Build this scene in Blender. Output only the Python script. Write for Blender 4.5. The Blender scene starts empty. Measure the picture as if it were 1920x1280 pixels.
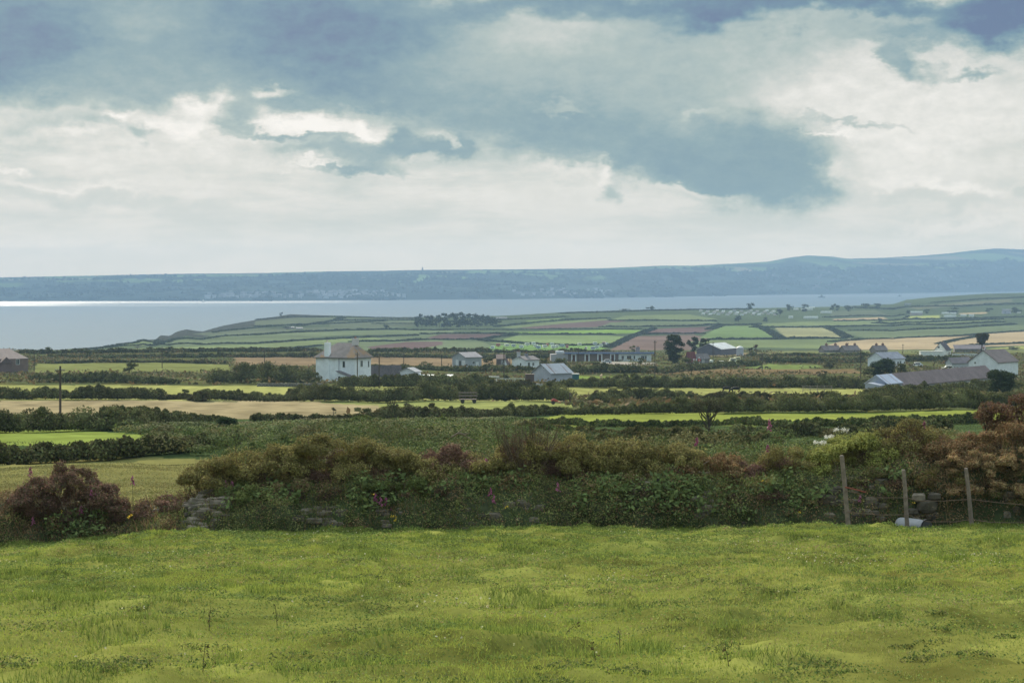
import bpy, math
import numpy as np
from mathutils import Vector
C = bpy.context.scene.collection
R = math.radians
rng = np.random.default_rng(7)

# ---------------------------------------------------------------- camera, light, sky
F = 4200.0          # focal length in pixels of a 1920 px wide frame
HY = 518.0          # height of the horizon in that frame
EYE = 85.0          # metres above the sea
cam = bpy.data.cameras.new('camera'); camo = bpy.data.objects.new('camera', cam); C.objects.link(camo)
camo.location = (0, 0, EYE); camo.rotation_euler = (R(90), 0, 0)
cam.sensor_width = 36; cam.lens = 36 * F / 1920; cam.shift_y = -(640 - HY) / 1920
cam.clip_start = 0.1; cam.clip_end = 120000
S = bpy.context.scene; S.camera = camo
S.view_settings.view_transform = 'Standard'; S.view_settings.look = 'None'
S.view_settings.exposure = 0.15; S.view_settings.gamma = 1.0; S.view_settings.use_curve_mapping = False
S.cycles.use_denoising = True
S.cycles.max_bounces = 5; S.cycles.diffuse_bounces = 3; S.cycles.glossy_bounces = 3
S.cycles.transmission_bounces = 3; S.cycles.transparent_max_bounces = 4; S.cycles.volume_bounces = 1
HAZE = 1.2e-4
AIR = (.19, .28, .38)       # radiance of the veil of air seen far off
SUN_AZ, SUN_EL = -17.0, 31.0      # degrees: to the left of the view, well above the bay
sl = bpy.data.lights.new('sun', 'SUN'); sl.energy = 5.0; sl.angle = R(5); sl.color = (1.0, 0.88, 0.70)
so = bpy.data.objects.new('sun', sl); C.objects.link(so)
sv = Vector((math.sin(R(SUN_AZ)) * math.cos(R(SUN_EL)), math.cos(R(SUN_AZ)) * math.cos(R(SUN_EL)), math.sin(R(SUN_EL))))
so.rotation_euler = sv.to_track_quat('Z', 'Y').to_euler(); so.location = (0, 0, 400)

def lin(r, g, b):
    def f(c):
        c /= 255.0
        return c / 12.92 if c <= 0.04045 else ((c + 0.055) / 1.055) ** 2.4
    return (f(r), f(g), f(b))

W = bpy.data.worlds.new('World'); S.world = W; W.use_nodes = True
nt = W.node_tree; nt.nodes.clear(); N = nt.nodes; L = nt.links
def node(tree, kind, ins=None, **kw):
    n = tree.nodes.new(kind)
    for k, v in kw.items(): setattr(n, k, v)
    for k, v in (ins or {}).items():
        if hasattr(v, 'is_output') or isinstance(v, bpy.types.NodeSocket): tree.links.new(v, n.inputs[k])
        else: n.inputs[k].default_value = v
    return n
def wm(op, a, b=None, c=None, clamp=False):
    ins = {0: a}
    if b is not None: ins[1] = b
    if c is not None: ins[2] = c
    return node(nt, 'ShaderNodeMath', ins, operation=op, use_clamp=clamp).outputs[0]
def wv(op, a, b=None):
    ins = {0: a}
    if b is not None: ins[1] = b
    n = node(nt, 'ShaderNodeVectorMath', ins, operation=op)
    return n.outputs['Value'] if op == 'LENGTH' else n.outputs[0]
def wmr(v, a, b, c=0.0, d=1.0, kind='SMOOTHSTEP'):
    return node(nt, 'ShaderNodeMapRange', {0: v, 1: a, 2: b, 3: c, 4: d}, interpolation_type=kind).outputs[0]
def wmix(f, a, b):
    return node(nt, 'ShaderNodeMix', {0: f, 2: a, 3: b}, data_type='FLOAT').outputs[0]

tc = N.new('ShaderNodeTexCoord')
sep = node(nt, 'ShaderNodeSeparateXYZ', {0: tc.outputs['Generated']})
az = wm('ARCTAN2', sep.outputs[0], sep.outputs[1])
el = wm('ARCSINE', sep.outputs[2])
# cloud chart: azimuth and elevation in units of 1/4200 radian
cu = wm('MULTIPLY_ADD', az, 4200.0, 960.0)
cvv = wm('MULTIPLY_ADD', el, -4200.0, 518.0)
cp = node(nt, 'ShaderNodeCombineXYZ', {0: cu, 1: cvv, 2: 0.0}).outputs[0]
def wnoise(scale, detail, rough=0.55, sx=1.0, sy=1.0, off=(0, 0, 0)):
    m = node(nt, 'ShaderNodeMapping', {0: cp, 1: off, 3: (sx, sy, 1)}).outputs[0]
    return node(nt, 'ShaderNodeTexNoise', {'Vector': m, 'Scale': scale, 'Detail': detail, 'Roughness': rough}, noise_dimensions='2D')
n1 = wnoise(1 / 210, 5, .6, .8, 1.5); n2 = wnoise(1 / 60, 4, .6, .8, 1.3, (300, 40, 0))
w1 = node(nt, 'ShaderNodeVectorMath', {0: n1.outputs['Color'], 1: (.5, .5, .5)}, operation='SUBTRACT').outputs[0]
w1 = node(nt, 'ShaderNodeVectorMath', {0: w1, 1: (150, 110, 0)}, operation='MULTIPLY').outputs[0]
w2 = node(nt, 'ShaderNodeVectorMath', {0: n2.outputs['Color'], 1: (.5, .5, .5)}, operation='SUBTRACT').outputs[0]
w2 = node(nt, 'ShaderNodeVectorMath', {0: w2, 1: (80, 60, 0)}, operation='MULTIPLY').outputs[0]
dp = wv('ADD', wv('ADD', cp, w1), w2)
band = wnoise(1 / 130, 6, .6, .35, 2.0, (77, 500, 0)).outputs['Fac']
T = wmix(wmr(band, .35, .7), .18, .36)                     # 0 white cloud ... 1 dark cloud base
low = wmr(cvv, 330.0, 520.0)
T = wmix(wm('MULTIPLY', low, .85), T, .22)
CL = [  # cx, cy, rx, ry, rot, inner, weight
 (1640, 230, 420, 150, 0, .3, .12), (380, 230, 330, 70, 0, .3, .10), (120, 230, 200, 40, 0, .3, .10),
 (150, 50, 560, 150, 2, .6, .72), (30, 90, 200, 110, 0, .3, .92), (330, 60, 160, 60, 0, .1, .55), (820, 100, 480, 120, 0, .6, .68), (620, 60, 300, 90, 3, .2, .93), (800, 160, 200, 46, 4, .3, .84), (700, 178, 180, 26, 0, .2, .8),
 (270, 165, 200, 50, 0, .3, .64), (190, 236, 170, 24, 3, .0, .44), (1060, 170, 330, 110, 8, .5, .62), (1010, 240, 240, 60, 8, .5, .66), (1200, 280, 230, 60, 12, .5, .70), (1385, 300, 190, 84, 8, .68, .72), (1440, 335, 120, 48, 2, .6, .74),
 (1150, 120, 340, 70, 0, .3, .50), (1010, 60, 170, 60, 0, .1, .34), (1060, 30, 60, 26, 0, .2, .7), (1300, 14, 700, 34, 0, .3, .80), (1350, 42, 130, 44, 0, .3, .95), (1880, 34, 130, 56, -8, .55, 1.0), (1500, 8, 360, 26, 0, .3, .9), (1480, 90, 170, 50, -10, .2, .42),
 (1680, 66, 130, 28, 0, .2, .68), (1560, 60, 90, 30, 0, .2, .5), (1690, 116, 52, 26, 25, .3, .66), (1668, 108, 26, 20, 0, .3, .6), (1810, 134, 70, 12, 5, .2, .58), (1785, 126, 16, 12, 0, .2, .55),
 (390, 195, 70, 34, 0, .2, .03), (520, 165, 46, 18, 0, .2, .12), (360, 245, 120, 26, 0, .2, .02), (230, 228, 40, 14, 0, .2, .04), (600, 238, 130, 22, 3, .35, .0), (680, 250, 50, 24, 30, .3, .02),
 (612, 190, 120, 20, 0, .2, .62), (462, 210, 40, 50, 10, .25, .56), (470, 246, 34, 12, 0, .2, .5), (560, 262, 120, 9, 0, .3, .6), (620, 288, 130, 24, 0, .3, .58), (700, 300, 60, 26, 0, .3, .64), (650, 324, 90, 12, 0, .2, .68), (575, 318, 60, 6, 0, .2, .1),
 (800, 288, 90, 24, 6, .55, .72), (765, 258, 36, 34, 0, .45, .70), (862, 278, 26, 26, 0, .45, .72), (835, 276, 12, 12, 0, .1, .3), (275, 264, 46, 18, 0, .25, .5), (60, 240, 80, 20, 0, .0, .42),
 (130, 352, 220, 16, 2, .0, .14), (150, 382, 200, 22, 4, .0, .32), (330, 392, 140, 20, 6, .0, .3), (15, 316, 40, 10, 0, .1, .06), (1125, 330, 26, 24, 0, .1, .10), (1150, 365, 26, 24, 0, .2, .48), (1040, 325, 90, 16, 0, .1, .18), (1080, 213, 52, 12, 0, .2, .48), (1300, 202, 46, 10, 0, .2, .42), (1290, 366, 90, 12, 5, .2, .2),
 (1560, 262, 60, 6, 0, .2, .04), (1600, 246, 110, 7, 3, .2, .36), (1740, 343, 180, 14, 0, .0, .1), (1720, 372, 160, 16, 0, .2, .3), (1560, 330, 50, 30, 0, .1, .18), (1800, 412, 150, 12, 0, .2, .18),
]
for cx, cy, rx, ry, rot, inner, wt in CL:
    a = R(rot); ca, sa = math.cos(a), math.sin(a)
    m = node(nt, 'ShaderNodeMapping', {0: dp, 1: (cx, cy, 0), 2: (0, 0, a), 3: (rx, ry, 1)}, vector_type='TEXTURE').outputs[0]
    k = wmr(wv('LENGTH', m), 1.38, inner * .75)
    T = wmix(k, T, wt)
fine = wnoise(1 / 34, 5, .65, .8, 1.5, (9, 9, 0)).outputs['Fac']
T = wm('ADD', T, wm('MULTIPLY', wm('SUBTRACT', fine, .5), wmr(cvv, 240.0, 430.0, .24, .05)))
T = wm('ADD', T, wm('MULTIPLY', wm('SUBTRACT', n1.outputs['Fac'], .5), wmr(cvv, 300.0, 470.0, .16, .05)), clamp=True)
# away from the view the same broken cloud goes on
gen = wnoise(1 / 900, 5, .6, .7, 1.3, (5000, 100, 0)).outputs['Fac']
away = wm('MAXIMUM', wmr(cvv, -100.0, -700.0), wmr(wm('ABSOLUTE', az), .32, .5))
T = wmix(away, T, wmr(gen, .35, .65, .15, .75))
T = wmix(wm('MULTIPLY', wmr(sep.outputs[1], .1, -.35), .35), T, .8)       # unseen sky behind the camera darkened, added to deepen shade on near faces
ramp = node(nt, 'ShaderNodeValToRGB', {0: T}).outputs[0]
cr = ramp.node.color_ramp
stops = [(0, (238, 235, 233)), (.2, (207, 208, 206)), (.45, (165, 180, 181)), (.68, (127, 154, 166)), (.85, (103, 135, 158)), (1, (88, 109, 147))]
while len(cr.elements) < len(stops): cr.elements.new(.5)
for e, (p, c) in zip(cr.elements, stops): e.position = p; e.color = (*lin(*c), 1)
sky = node(nt, 'ShaderNodeTexSky', sky_type='NISHITA', sun_disc=False, sun_elevation=R(SUN_EL), sun_rotation=R(SUN_AZ), altitude=85)
bg_sky = node(nt, 'ShaderNodeBackground', {'Color': sky.outputs[0], 'Strength': 0.1})
thru = wm('MINIMUM', wm('DIVIDE', 225.0, wm('MAXIMUM', el, .002)), 17500.0)     # metres of air on the way out
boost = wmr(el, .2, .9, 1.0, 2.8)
gain = wm('EXPONENT', wm('MULTIPLY', thru, HAZE))          # light lost in the sea air, and the veil that the air adds
warm = node(nt, 'ShaderNodeMix', {0: wmr(el, .0, .06, 1.0, 0.0), 6: (.93, .915, .89, 1), 7: (.96, .915, .87, 1)}, data_type='RGBA').outputs[2]
ramp = node(nt, 'ShaderNodeVectorMath', {0: ramp, 1: warm}, operation='MULTIPLY').outputs[0]
ramp = node(nt, 'ShaderNodeVectorMath', {0: ramp, 3: gain}, operation='SCALE').outputs[0]
veil = node(nt, 'ShaderNodeVectorMath', {0: AIR, 3: wm('SUBTRACT', gain, 1.0)}, operation='SCALE').outputs[0]
ramp = node(nt, 'ShaderNodeVectorMath', {0: ramp, 1: veil}, operation='SUBTRACT').outputs[0]
ramp = node(nt, 'ShaderNodeVectorMath', {0: ramp, 1: (0, 0, 0)}, operation='MAXIMUM').outputs[0]
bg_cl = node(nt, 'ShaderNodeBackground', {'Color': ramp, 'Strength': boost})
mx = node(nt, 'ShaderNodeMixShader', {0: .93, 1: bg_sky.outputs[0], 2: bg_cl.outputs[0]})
wo = node(nt, 'ShaderNodeOutputWorld', {0: mx.outputs[0]})

# ---------------------------------------------------------------- numeric helpers
def vnoise(x, y, seed=0):
    xi = np.floor(x).astype(np.int64); yi = np.floor(y).astype(np.int64)
    xf = x - xi; yf = y - yi
    def h(a, b):
        n = (a * 374761393 + b * 668265263 + seed * 982451653) & 0xffffffff
        n = ((n ^ (n >> 13)) * 1274126177) & 0xffffffff
        return ((n ^ (n >> 16)) & 0xffff) / 65535.0
    u = xf * xf * (3 - 2 * xf); v = yf * yf * (3 - 2 * yf)
    return (h(xi, yi) * (1 - u) + h(xi + 1, yi) * u) * (1 - v) + (h(xi, yi + 1) * (1 - u) + h(xi + 1, yi + 1) * u) * v
def fbm(x, y, octv=4, seed=0):
    s = 0; a = .5; t = 0
    for i in range(octv):
        s = s + a * vnoise(x, y, seed + i); t += a; a *= .5; x = x * 2.03 + 11; y = y * 2.03 + 5
    return s / t
def U(a, b, n=None): return rng.uniform(a, b, n)

# ---------------------------------------------------------------- the lie of the land
COLS = np.array([-1500, -300, 0, 60, 120, 350, 960, 1500, 1920, 3200.])
def c7(a, b, c, d, e, f): return [a, a, a, (a * .83 + b * .17), (a * .66 + b * .34), b, c, d, e, f]
ROWS = [  # depth, screen height of the ground there at the columns
 (15.5, c7(1280, 1280, 1280, 1280, 1280, 1280)), (44, [1045, 1038, 1027, 1022, 1016, 1002, 999, 993, 989, 985]),
 (48, c7(1010, 990, 985, 975, 965, 960)), (70, c7(938, 925, 922, 915, 905, 900)), (95, c7(888, 880, 878, 870, 860, 855)),
 (125, c7(842, 840, 838, 833, 822, 815)), (160, c7(814, 814, 814, 810, 800, 795)), (200, c7(792, 793, 793, 788, 780, 775)),
 (250, c7(770, 773, 776, 770, 765, 762)), (300, c7(757, 759, 763, 757, 753, 750)), (350, c7(743, 746, 750, 748, 745, 742)),
 (420, c7(728, 730, 733, 734, 734, 732)), (480, c7(717, 718, 722, 724, 724, 722)), (560, c7(704, 706, 708, 712, 712, 710)),
 (650, c7(694, 695, 696, 698, 700, 698)), (760, c7(682, 683, 684, 685, 686, 684)), (900, c7(670, 670, 672, 672, 672, 670)),
 (1020, c7(657, 658, 662, 660, 657, 655)), (1250, [720, 700, 690, 688, 680, 668, 668, 666, 662, 660]), (1600, [760, 750, 740, 700, 656, 656, 656, 656, 654, 652]),
]
DK = np.array([r[0] for r in ROWS], float)
ZK = np.array([[-(p - HY) / F * r[0] for p in r[1]] for r in ROWS])
DK = np.concatenate([[0.0], DK]); ZK = np.vstack([np.full((1, len(COLS)), -1.6), ZK])
SX = [-1500, -300, 0, 60, 118, 200, 260, 268, 282, 292, 302, 318, 330, 350, 365, 380, 420, 460, 500, 545, 600, 650, 700, 780, 900, 960, 1060, 1150, 1220, 1400, 1560, 1640, 1675, 1700, 1750, 1850, 1920, 2100, 3200]
SP = [790, 770, 742, 700, 655, 649, 640, 635, 637, 636, 628, 630, 622, 617, 620, 621, 610, 603, 596, 589, 591, 592, 594, 594.5, 593, 591, 585, 582, 580, 578, 575, 571, 570, 562, 557, 550.5, 549, 545, 540]
DX = [-1500, 118, 200, 260, 350, 545, 960, 1400, 1680, 1920, 3200]
DTV = [1650, 1700, 1850, 2000, 2500, 3000, 3000, 3400, 3900, 4500, 5500]
def land_z(px, d):
    """height above the sea of the land at bearing px and depth d (arrays)"""
    px, d = np.broadcast_arrays(np.asarray(px, float), np.asarray(d, float))
    ci = np.clip(np.searchsorted(COLS, px) - 1, 0, len(COLS) - 2)
    cw = np.clip((px - COLS[ci]) / (COLS[ci + 1] - COLS[ci]), 0, 1)
    ri = np.clip(np.searchsorted(DK, d) - 1, 0, len(DK) - 2)
    rw = np.clip((d - DK[ri]) / (DK[ri + 1] - DK[ri]), 0, 1)
    z0 = ZK[ri, ci] * (1 - cw) + ZK[ri, ci + 1] * cw; z1 = ZK[ri + 1, ci] * (1 - cw) + ZK[ri + 1, ci + 1] * cw
    z = z0 * (1 - rw) + z1 * rw
    dt = np.interp(px, DX, DTV); sp = np.interp(px, SX, SP)
    zl = ZK[-1, ci] * (1 - cw) + ZK[-1, ci + 1] * cw; pl = HY - zl / 1600 * F
    t = np.clip((d - 1600) / (dt - 1600), 0, 1)
    zf = -((pl + (sp - pl) * t ** .85) - HY) / F * np.minimum(d, dt) - np.maximum(d - dt, 0) * .3
    z = np.where(d > 1600, zf, z)
    x = (px - 960) / F * d
    rough = np.interp(d, [0, 12, 44, 60, 120, 300, 3000], [0, .05, .1, .5, .9, .7, .7])
    z = z + (fbm(x / 9 + 40, d / 9, 3, 3) - .5) * rough
    lump = np.clip((fbm(x / .5, d / .6, 3, 9) - .45) * 3, 0, 1) + 1.1 * np.clip((fbm(x / 1.6, d / 1.3, 2, 19) - .5) * 3.5, 0, 1)
    z = z + np.where(d < 50, lump * .085 * np.interp(d, [6, 12], [0, 1]), 0)
    return np.maximum(EYE + z, -30)
def land_py(px, d): return HY + (EYE - land_z(px, d)) / d * F
def G(px, py, far=False):
    """the point of the land seen at (px, py)"""
    ds = np.linspace(1600, float(np.interp(px, DX, DTV)), 500) if far else np.concatenate([np.linspace(14, 300, 900), np.linspace(301, 1050, 1000)])
    q = land_py(np.full(ds.shape, float(px)), ds)
    k = int(np.argmin(np.abs(q - py))); d = float(ds[k])
    return Vector(((px - 960) / F * d, d, float(land_z(px, d))))
def GZ(x, y):
    return float(land_z(960 + x / y * F, y))
def at(px, py, d): return Vector(((px - 960) / F * d, d, EYE - (py - HY) / F * d))

# ---------------------------------------------------------------- materials
def mat(name, rough=.8, noise=(.25, 2.0), coord='Object', spec=.3, trans=0.0, base=None, extra=None):
    m = bpy.data.materials.new(name); m.use_nodes = True; t = m.node_tree; t.nodes.clear()
    if base is None: c = node(t, 'ShaderNodeAttribute', attribute_name='Col').outputs['Color']
    else:
        g = node(t, 'ShaderNodeRGB'); g.outputs[0].default_value = (*base, 1); c = g.outputs[0]
    tcn = node(t, 'ShaderNodeTexCoord').outputs[coord]
    if noise:
        nz = node(t, 'ShaderNodeTexNoise', {'Vector': tcn, 'Scale': noise[1], 'Detail': 5.0, 'Roughness': .62}).outputs['Fac']
        v = node(t, 'ShaderNodeMapRange', {0: nz, 1: .3, 2: .7, 3: 1 - noise[0], 4: 1 + noise[0]}).outputs[0]
        c = node(t, 'ShaderNodeVectorMath', {0: c, 3: v}, operation='SCALE').outputs[0]
    bump = None
    if extra: c, bump = extra(t, tcn, c)
    b = node(t, 'ShaderNodeBsdfPrincipled', {'Base Color': c, 'Roughness': rough, 'Specular IOR Level': spec})
    if bump is not None: t.links.new(bump, b.inputs['Normal'])
    o = b.outputs[0]
    if trans:
        tr = node(t, 'ShaderNodeBsdfTranslucent', {'Color': c}).outputs[0]
        o = node(t, 'ShaderNodeMixShader', {0: trans, 1: o, 2: tr}).outputs[0]
    node(t, 'ShaderNodeOutputMaterial', {0: o})
    return m
def bumpn(t, h, s=.4, dist=.05): return node(t, 'ShaderNodeBump', {'Height': h, 'Strength': s, 'Distance': dist}).outputs[0]
def x_corr(t, tcn, c):      # corrugated sheet, ribs down the slope
    w = node(t, 'ShaderNodeTexWave', {'Vector': tcn, 'Scale': 2.0, 'Distortion': 0.0}, wave_type='BANDS', bands_direction='X').outputs['Fac']
    n = node(t, 'ShaderNodeMapping', {0: tcn, 3: (1.2, .12, .12)}).outputs[0]
    z = node(t, 'ShaderNodeTexNoise', {'Vector': n, 'Scale': 1.4, 'Detail': 4.0}).outputs['Fac']
    f = node(t, 'ShaderNodeMapRange', {0: z, 1: .58, 2: .68, 3: 0.0, 4: .8}).outputs[0]
    rust = node(t, 'ShaderNodeMix', {0: f, 6: c, 7: (.16, .06, .03, 1)}, data_type='RGBA').outputs[2]
    return rust, bumpn(t, w, .6, .05)
def x_tile(t, tcn, c):
    br = node(t, 'ShaderNodeTexBrick', {'Vector': node(t, 'ShaderNodeMapping', {0: tcn, 2: (0, 0, 0)}).outputs[0], 'Color1': (1, 1, 1, 1), 'Color2': (.72, .72, .72, 1), 'Mortar': (.6, .6, .6, 1), 'Scale': 2.2, 'Mortar Size': .01}).outputs['Color']
    c2 = node(t, 'ShaderNodeMix', {0: 1.0, 6: c, 7: br}, data_type='RGBA', blend_type='MULTIPLY').outputs[2]
    return c2, None
M = {}
M['leaf'] = mat('leaf_green', .8, (.15, .3), trans=.2, spec=.06)
M['farleaf'] = mat('hedge_green', .9, (.3, .25), spec=.0, trans=.12)
M['blade'] = mat('grass_blade', .8, (.1, .5), trans=.35, spec=.05)
M['land'] = mat('field_soil_and_grass', .95, (.22, .35), spec=.0)
M['turf'] = mat('meadow_turf', .95, (.35, 1.2), spec=.0)
M['wall'] = mat('painted_render', .85, (.12, .7))
M['slate'] = mat('slate_roof', .7, (.2, .5), extra=x_tile)
M['corr'] = mat('corrugated_iron', .5, (.1, .6), extra=x_corr)
M['paint'] = mat('paint', .5, (.08, 3.0))
M['wood'] = mat('weathered_wood', .85, (.35, 9.0))
M['stone'] = mat('field_stone', .9, (.35, 6.0))
M['metal'] = mat('galvanised_metal', .45, (.18, 5.0))
M['petal'] = mat('petal', .6, (.15, 20.0), trans=.3)
M['hide'] = mat('animal_hide', .8, (.15, 4.0))
M['glass'] = mat('window_glass', .15, (.1, 2.0), spec=.5)

# ---------------------------------------------------------------- mesh helpers
def mesh_np(name, V, faces, Cc, m, parent=None, smooth=False):
    """V (n,3); faces: list of (k,m) index arrays; Cc (n,3) colours"""
    me = bpy.data.meshes.new(name)
    V = np.ascontiguousarray(V, np.float32)
    org = np.zeros(3, np.float32)
    me.vertices.add(len(V)); me.vertices.foreach_set('co', V.ravel())
    loops = np.concatenate([f.ravel() for f in faces]).astype(np.int32)
    tot = np.concatenate([np.full(len(f), f.shape[1]) for f in faces]).astype(np.int32)
    st = np.concatenate([[0], np.cumsum(tot)[:-1]]).astype(np.int32)
    me.loops.add(len(loops)); me.loops.foreach_set('vertex_index', loops)
    me.polygons.add(len(tot)); me.polygons.foreach_set('loop_start', st); me.polygons.foreach_set('loop_total', tot)
    if smooth: me.polygons.foreach_set('use_smooth', np.ones(len(tot), bool))
    a = me.attributes.new('Col', 'FLOAT_COLOR', 'POINT')
    cc = np.ones((len(V), 4), np.float32); cc[:, :3] = np.clip(Cc, 0, 1); a.data.foreach_set('color', cc.ravel())
    me.update(calc_edges=True); me.materials.append(M[m] if isinstance(m, str) else m)
    o = bpy.data.objects.new(name, me); C.objects.link(o)
    if parent is not None: o.parent = parent
    return o
def tag(o, label=None, cat=None, group=None, kind=None):
    if label: o['label'] = label
    if cat: o['category'] = cat
    if group: o['group'] = group
    if kind: o['kind'] = kind
    return o
def empty(name, loc, rz=0.0, label=None, cat=None, group=None):
    o = bpy.data.objects.new(name, None); C.objects.link(o); o.location = loc; o.rotation_euler = (0, 0, rz)
    o.empty_display_size = .3
    return tag(o, label, cat, group)
class MB:
    """collects coloured primitives, builds them as one mesh object"""
    def __init__(s): s.V = []; s.F = []; s.C = []; s.n = 0
    def add(s, v, f, col):
        v = np.asarray(v, float); s.V.append(v); s.F += [tuple(i + s.n for i in q) for q in f]
        s.C.append(np.tile(np.asarray(col, float)[:3], (len(v), 1)) if np.ndim(col) == 1 else np.asarray(col)); s.n += len(v); return s
    def box(s, x0, x1, y0, y1, z0, z1, col):
        return s.add([(x, y, z) for z in (z0, z1) for x, y in ((x0, y0), (x1, y0), (x1, y1), (x0, y1))],
                     [(3, 2, 1, 0), (4, 5, 6, 7), (0, 1, 5, 4), (1, 2, 6, 5), (2, 3, 7, 6), (3, 0, 4, 7)], col)
    def tube(s, pts, rad, col, k=7, caps=True):
        pts = [Vector(p) for p in pts]; rad = [rad] * len(pts) if np.ndim(rad) == 0 else list(rad); v = []
        for i, p in enumerate(pts):
            t = (pts[min(i + 1, len(pts) - 1)] - pts[max(i - 1, 0)]).normalized()
            a = t.orthogonal().normalized() if i == 0 else (a - t * a.dot(t)).normalized()
            b = t.cross(a)
            for j in range(k):
                q = 2 * math.pi * j / k; v.append(p + (a * math.cos(q) + b * math.sin(q)) * rad[i])
        f = [(i * k + j, i * k + (j + 1) % k, (i + 1) * k + (j + 1) % k, (i + 1) * k + j) for i in range(len(pts) - 1) for j in range(k)]
        if caps: f += [tuple(range(k))[::-1], tuple((len(pts) - 1) * k + j for j in range(k))]
        return s.add(v, f, col)
    def blob(s, c, r, col, k=8, l=5, jit=.0):
        v = [(0, 0, -1.0)]; f = []
        for i in range(1, l):
            a = math.pi * i / l
            v += [(math.sin(a) * math.cos(2 * math.pi * j / k), math.sin(a) * math.sin(2 * math.pi * j / k), -math.cos(a)) for j in range(k)]
        v.append((0, 0, 1.0)); n = len(v) - 1
        for j in range(k):
            f.append((0, 1 + (j + 1) % k, 1 + j)); f.append((n, n - k + j, n - k + (j + 1) % k))
            for i in range(l - 2): f.append((1 + i * k + j, 1 + i * k + (j + 1) % k, 1 + (i + 1) * k + (j + 1) % k, 1 + (i + 1) * k + j))
        v = np.array(v) * (1 + U(-jit, jit, (len(v), 1))) * np.asarray(r) + np.asarray(c)
        return s.add(v, f, col)
    def prism(s, poly, a, b, col):   # polygon of (u, z) swept along x from a to b: points (x, u, z)
        n = len(poly); v = [(a, u, z) for u, z in poly] + [(b, u, z) for u, z in poly]
        return s.add(v, [tuple(range(n))[::-1], tuple(range(n, 2 * n))] + [(i, (i + 1) % n, n + (i + 1) % n, n + i) for i in range(n)], col)
    def build(s, name, m='paint', parent=None, smooth=False):
        me = bpy.data.meshes.new(name); V = np.concatenate(s.V)
        me.from_pydata([tuple(p) for p in V], [], s.F)
        a = me.attributes.new('Col', 'FLOAT_COLOR', 'POINT')
        cc = np.ones((len(V), 4), np.float32); cc[:, :3] = np.concatenate(s.C); a.data.foreach_set('color', cc.ravel())
        if smooth: me.polygons.foreach_set('use_smooth', np.ones(len(me.polygons), bool))
        me.materials.append(M[m] if isinstance(m, str) else m); me.update()
        o = bpy.data.objects.new(name, me); C.objects.link(o)
        if parent is not None: o.parent = parent
        return o
class Leaves:
    """many leaf-sized quads (and a few core blobs) as one mesh"""
    def __init__(s): s.V = []; s.C = []; s.core = MB()
    def add(s, P, Nn, size, col, aspect=.6, jn=.7):
        n = len(P)
        if n == 0: return
        Nn = Nn + rng.normal(0, jn, (n, 3)); Nn /= np.linalg.norm(Nn, axis=1, keepdims=True) + 1e-9
        t = rng.normal(0, 1, (n, 3)); t -= Nn * np.sum(t * Nn, 1, keepdims=True); t /= np.linalg.norm(t, axis=1, keepdims=True) + 1e-9
        b = np.cross(Nn, t); sz = np.broadcast_to(size, (n,))[:, None] * U(.6, 1.3, (n, 1))
        q = np.stack([P - t * sz * .5, P - b * sz * aspect * .5 + t * sz * .08, P + t * sz * .5, P + b * sz * aspect * .5 + t * sz * .08], 1)
        s.V.append(q.reshape(-1, 3)); s.C.append(np.repeat(col, 4, 0))
    def lump(s, c, r, n, size, pal, aspect=.6, flat=.0, core=True, jn=.7, shell=(.72, 1.08), low=-.5):
        c = np.asarray(c, float); r = np.asarray(r, float)
        d = rng.normal(0, 1, (int(n * 1.5), 3)); d /= np.linalg.norm(d, axis=1, keepdims=True); d = d[d[:, 2] > low][:n]
        rad = U(shell[0], shell[1], (len(d), 1)) ** .7
        P = c + d * r * rad
        s.add(P, d / r * r.mean(), size, pick(pal, len(P)), aspect, jn)
        if core: s.core.blob(c, r * .66, np.mean(pal, 0), 7, 5, .15)
    def build(s, name, m, parent=None):
        V = np.concatenate(s.V) if s.V else np.zeros((0, 3)); Cc = np.concatenate(s.C) if s.C else np.zeros((0, 3))
        fa = [np.arange(len(V)).reshape(-1, 4)]
        if s.core.n:
            cv = np.concatenate(s.core.V); o = len(V)
            tri = np.array([f for f in s.core.F if len(f) == 3]) + o; qd = np.array([f for f in s.core.F if len(f) == 4]) + o
            V = np.vstack([V, cv]); Cc = np.vstack([Cc, np.concatenate(s.core.C)])
            fa += [tri, qd]
        return mesh_np(name, V, fa, Cc, m, parent)
def pick(pal, n):
    pal = np.asarray(pal, float); i = rng.integers(0, len(pal), n)
    return pal[i] * U(.75, 1.25, (n, 1))
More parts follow.
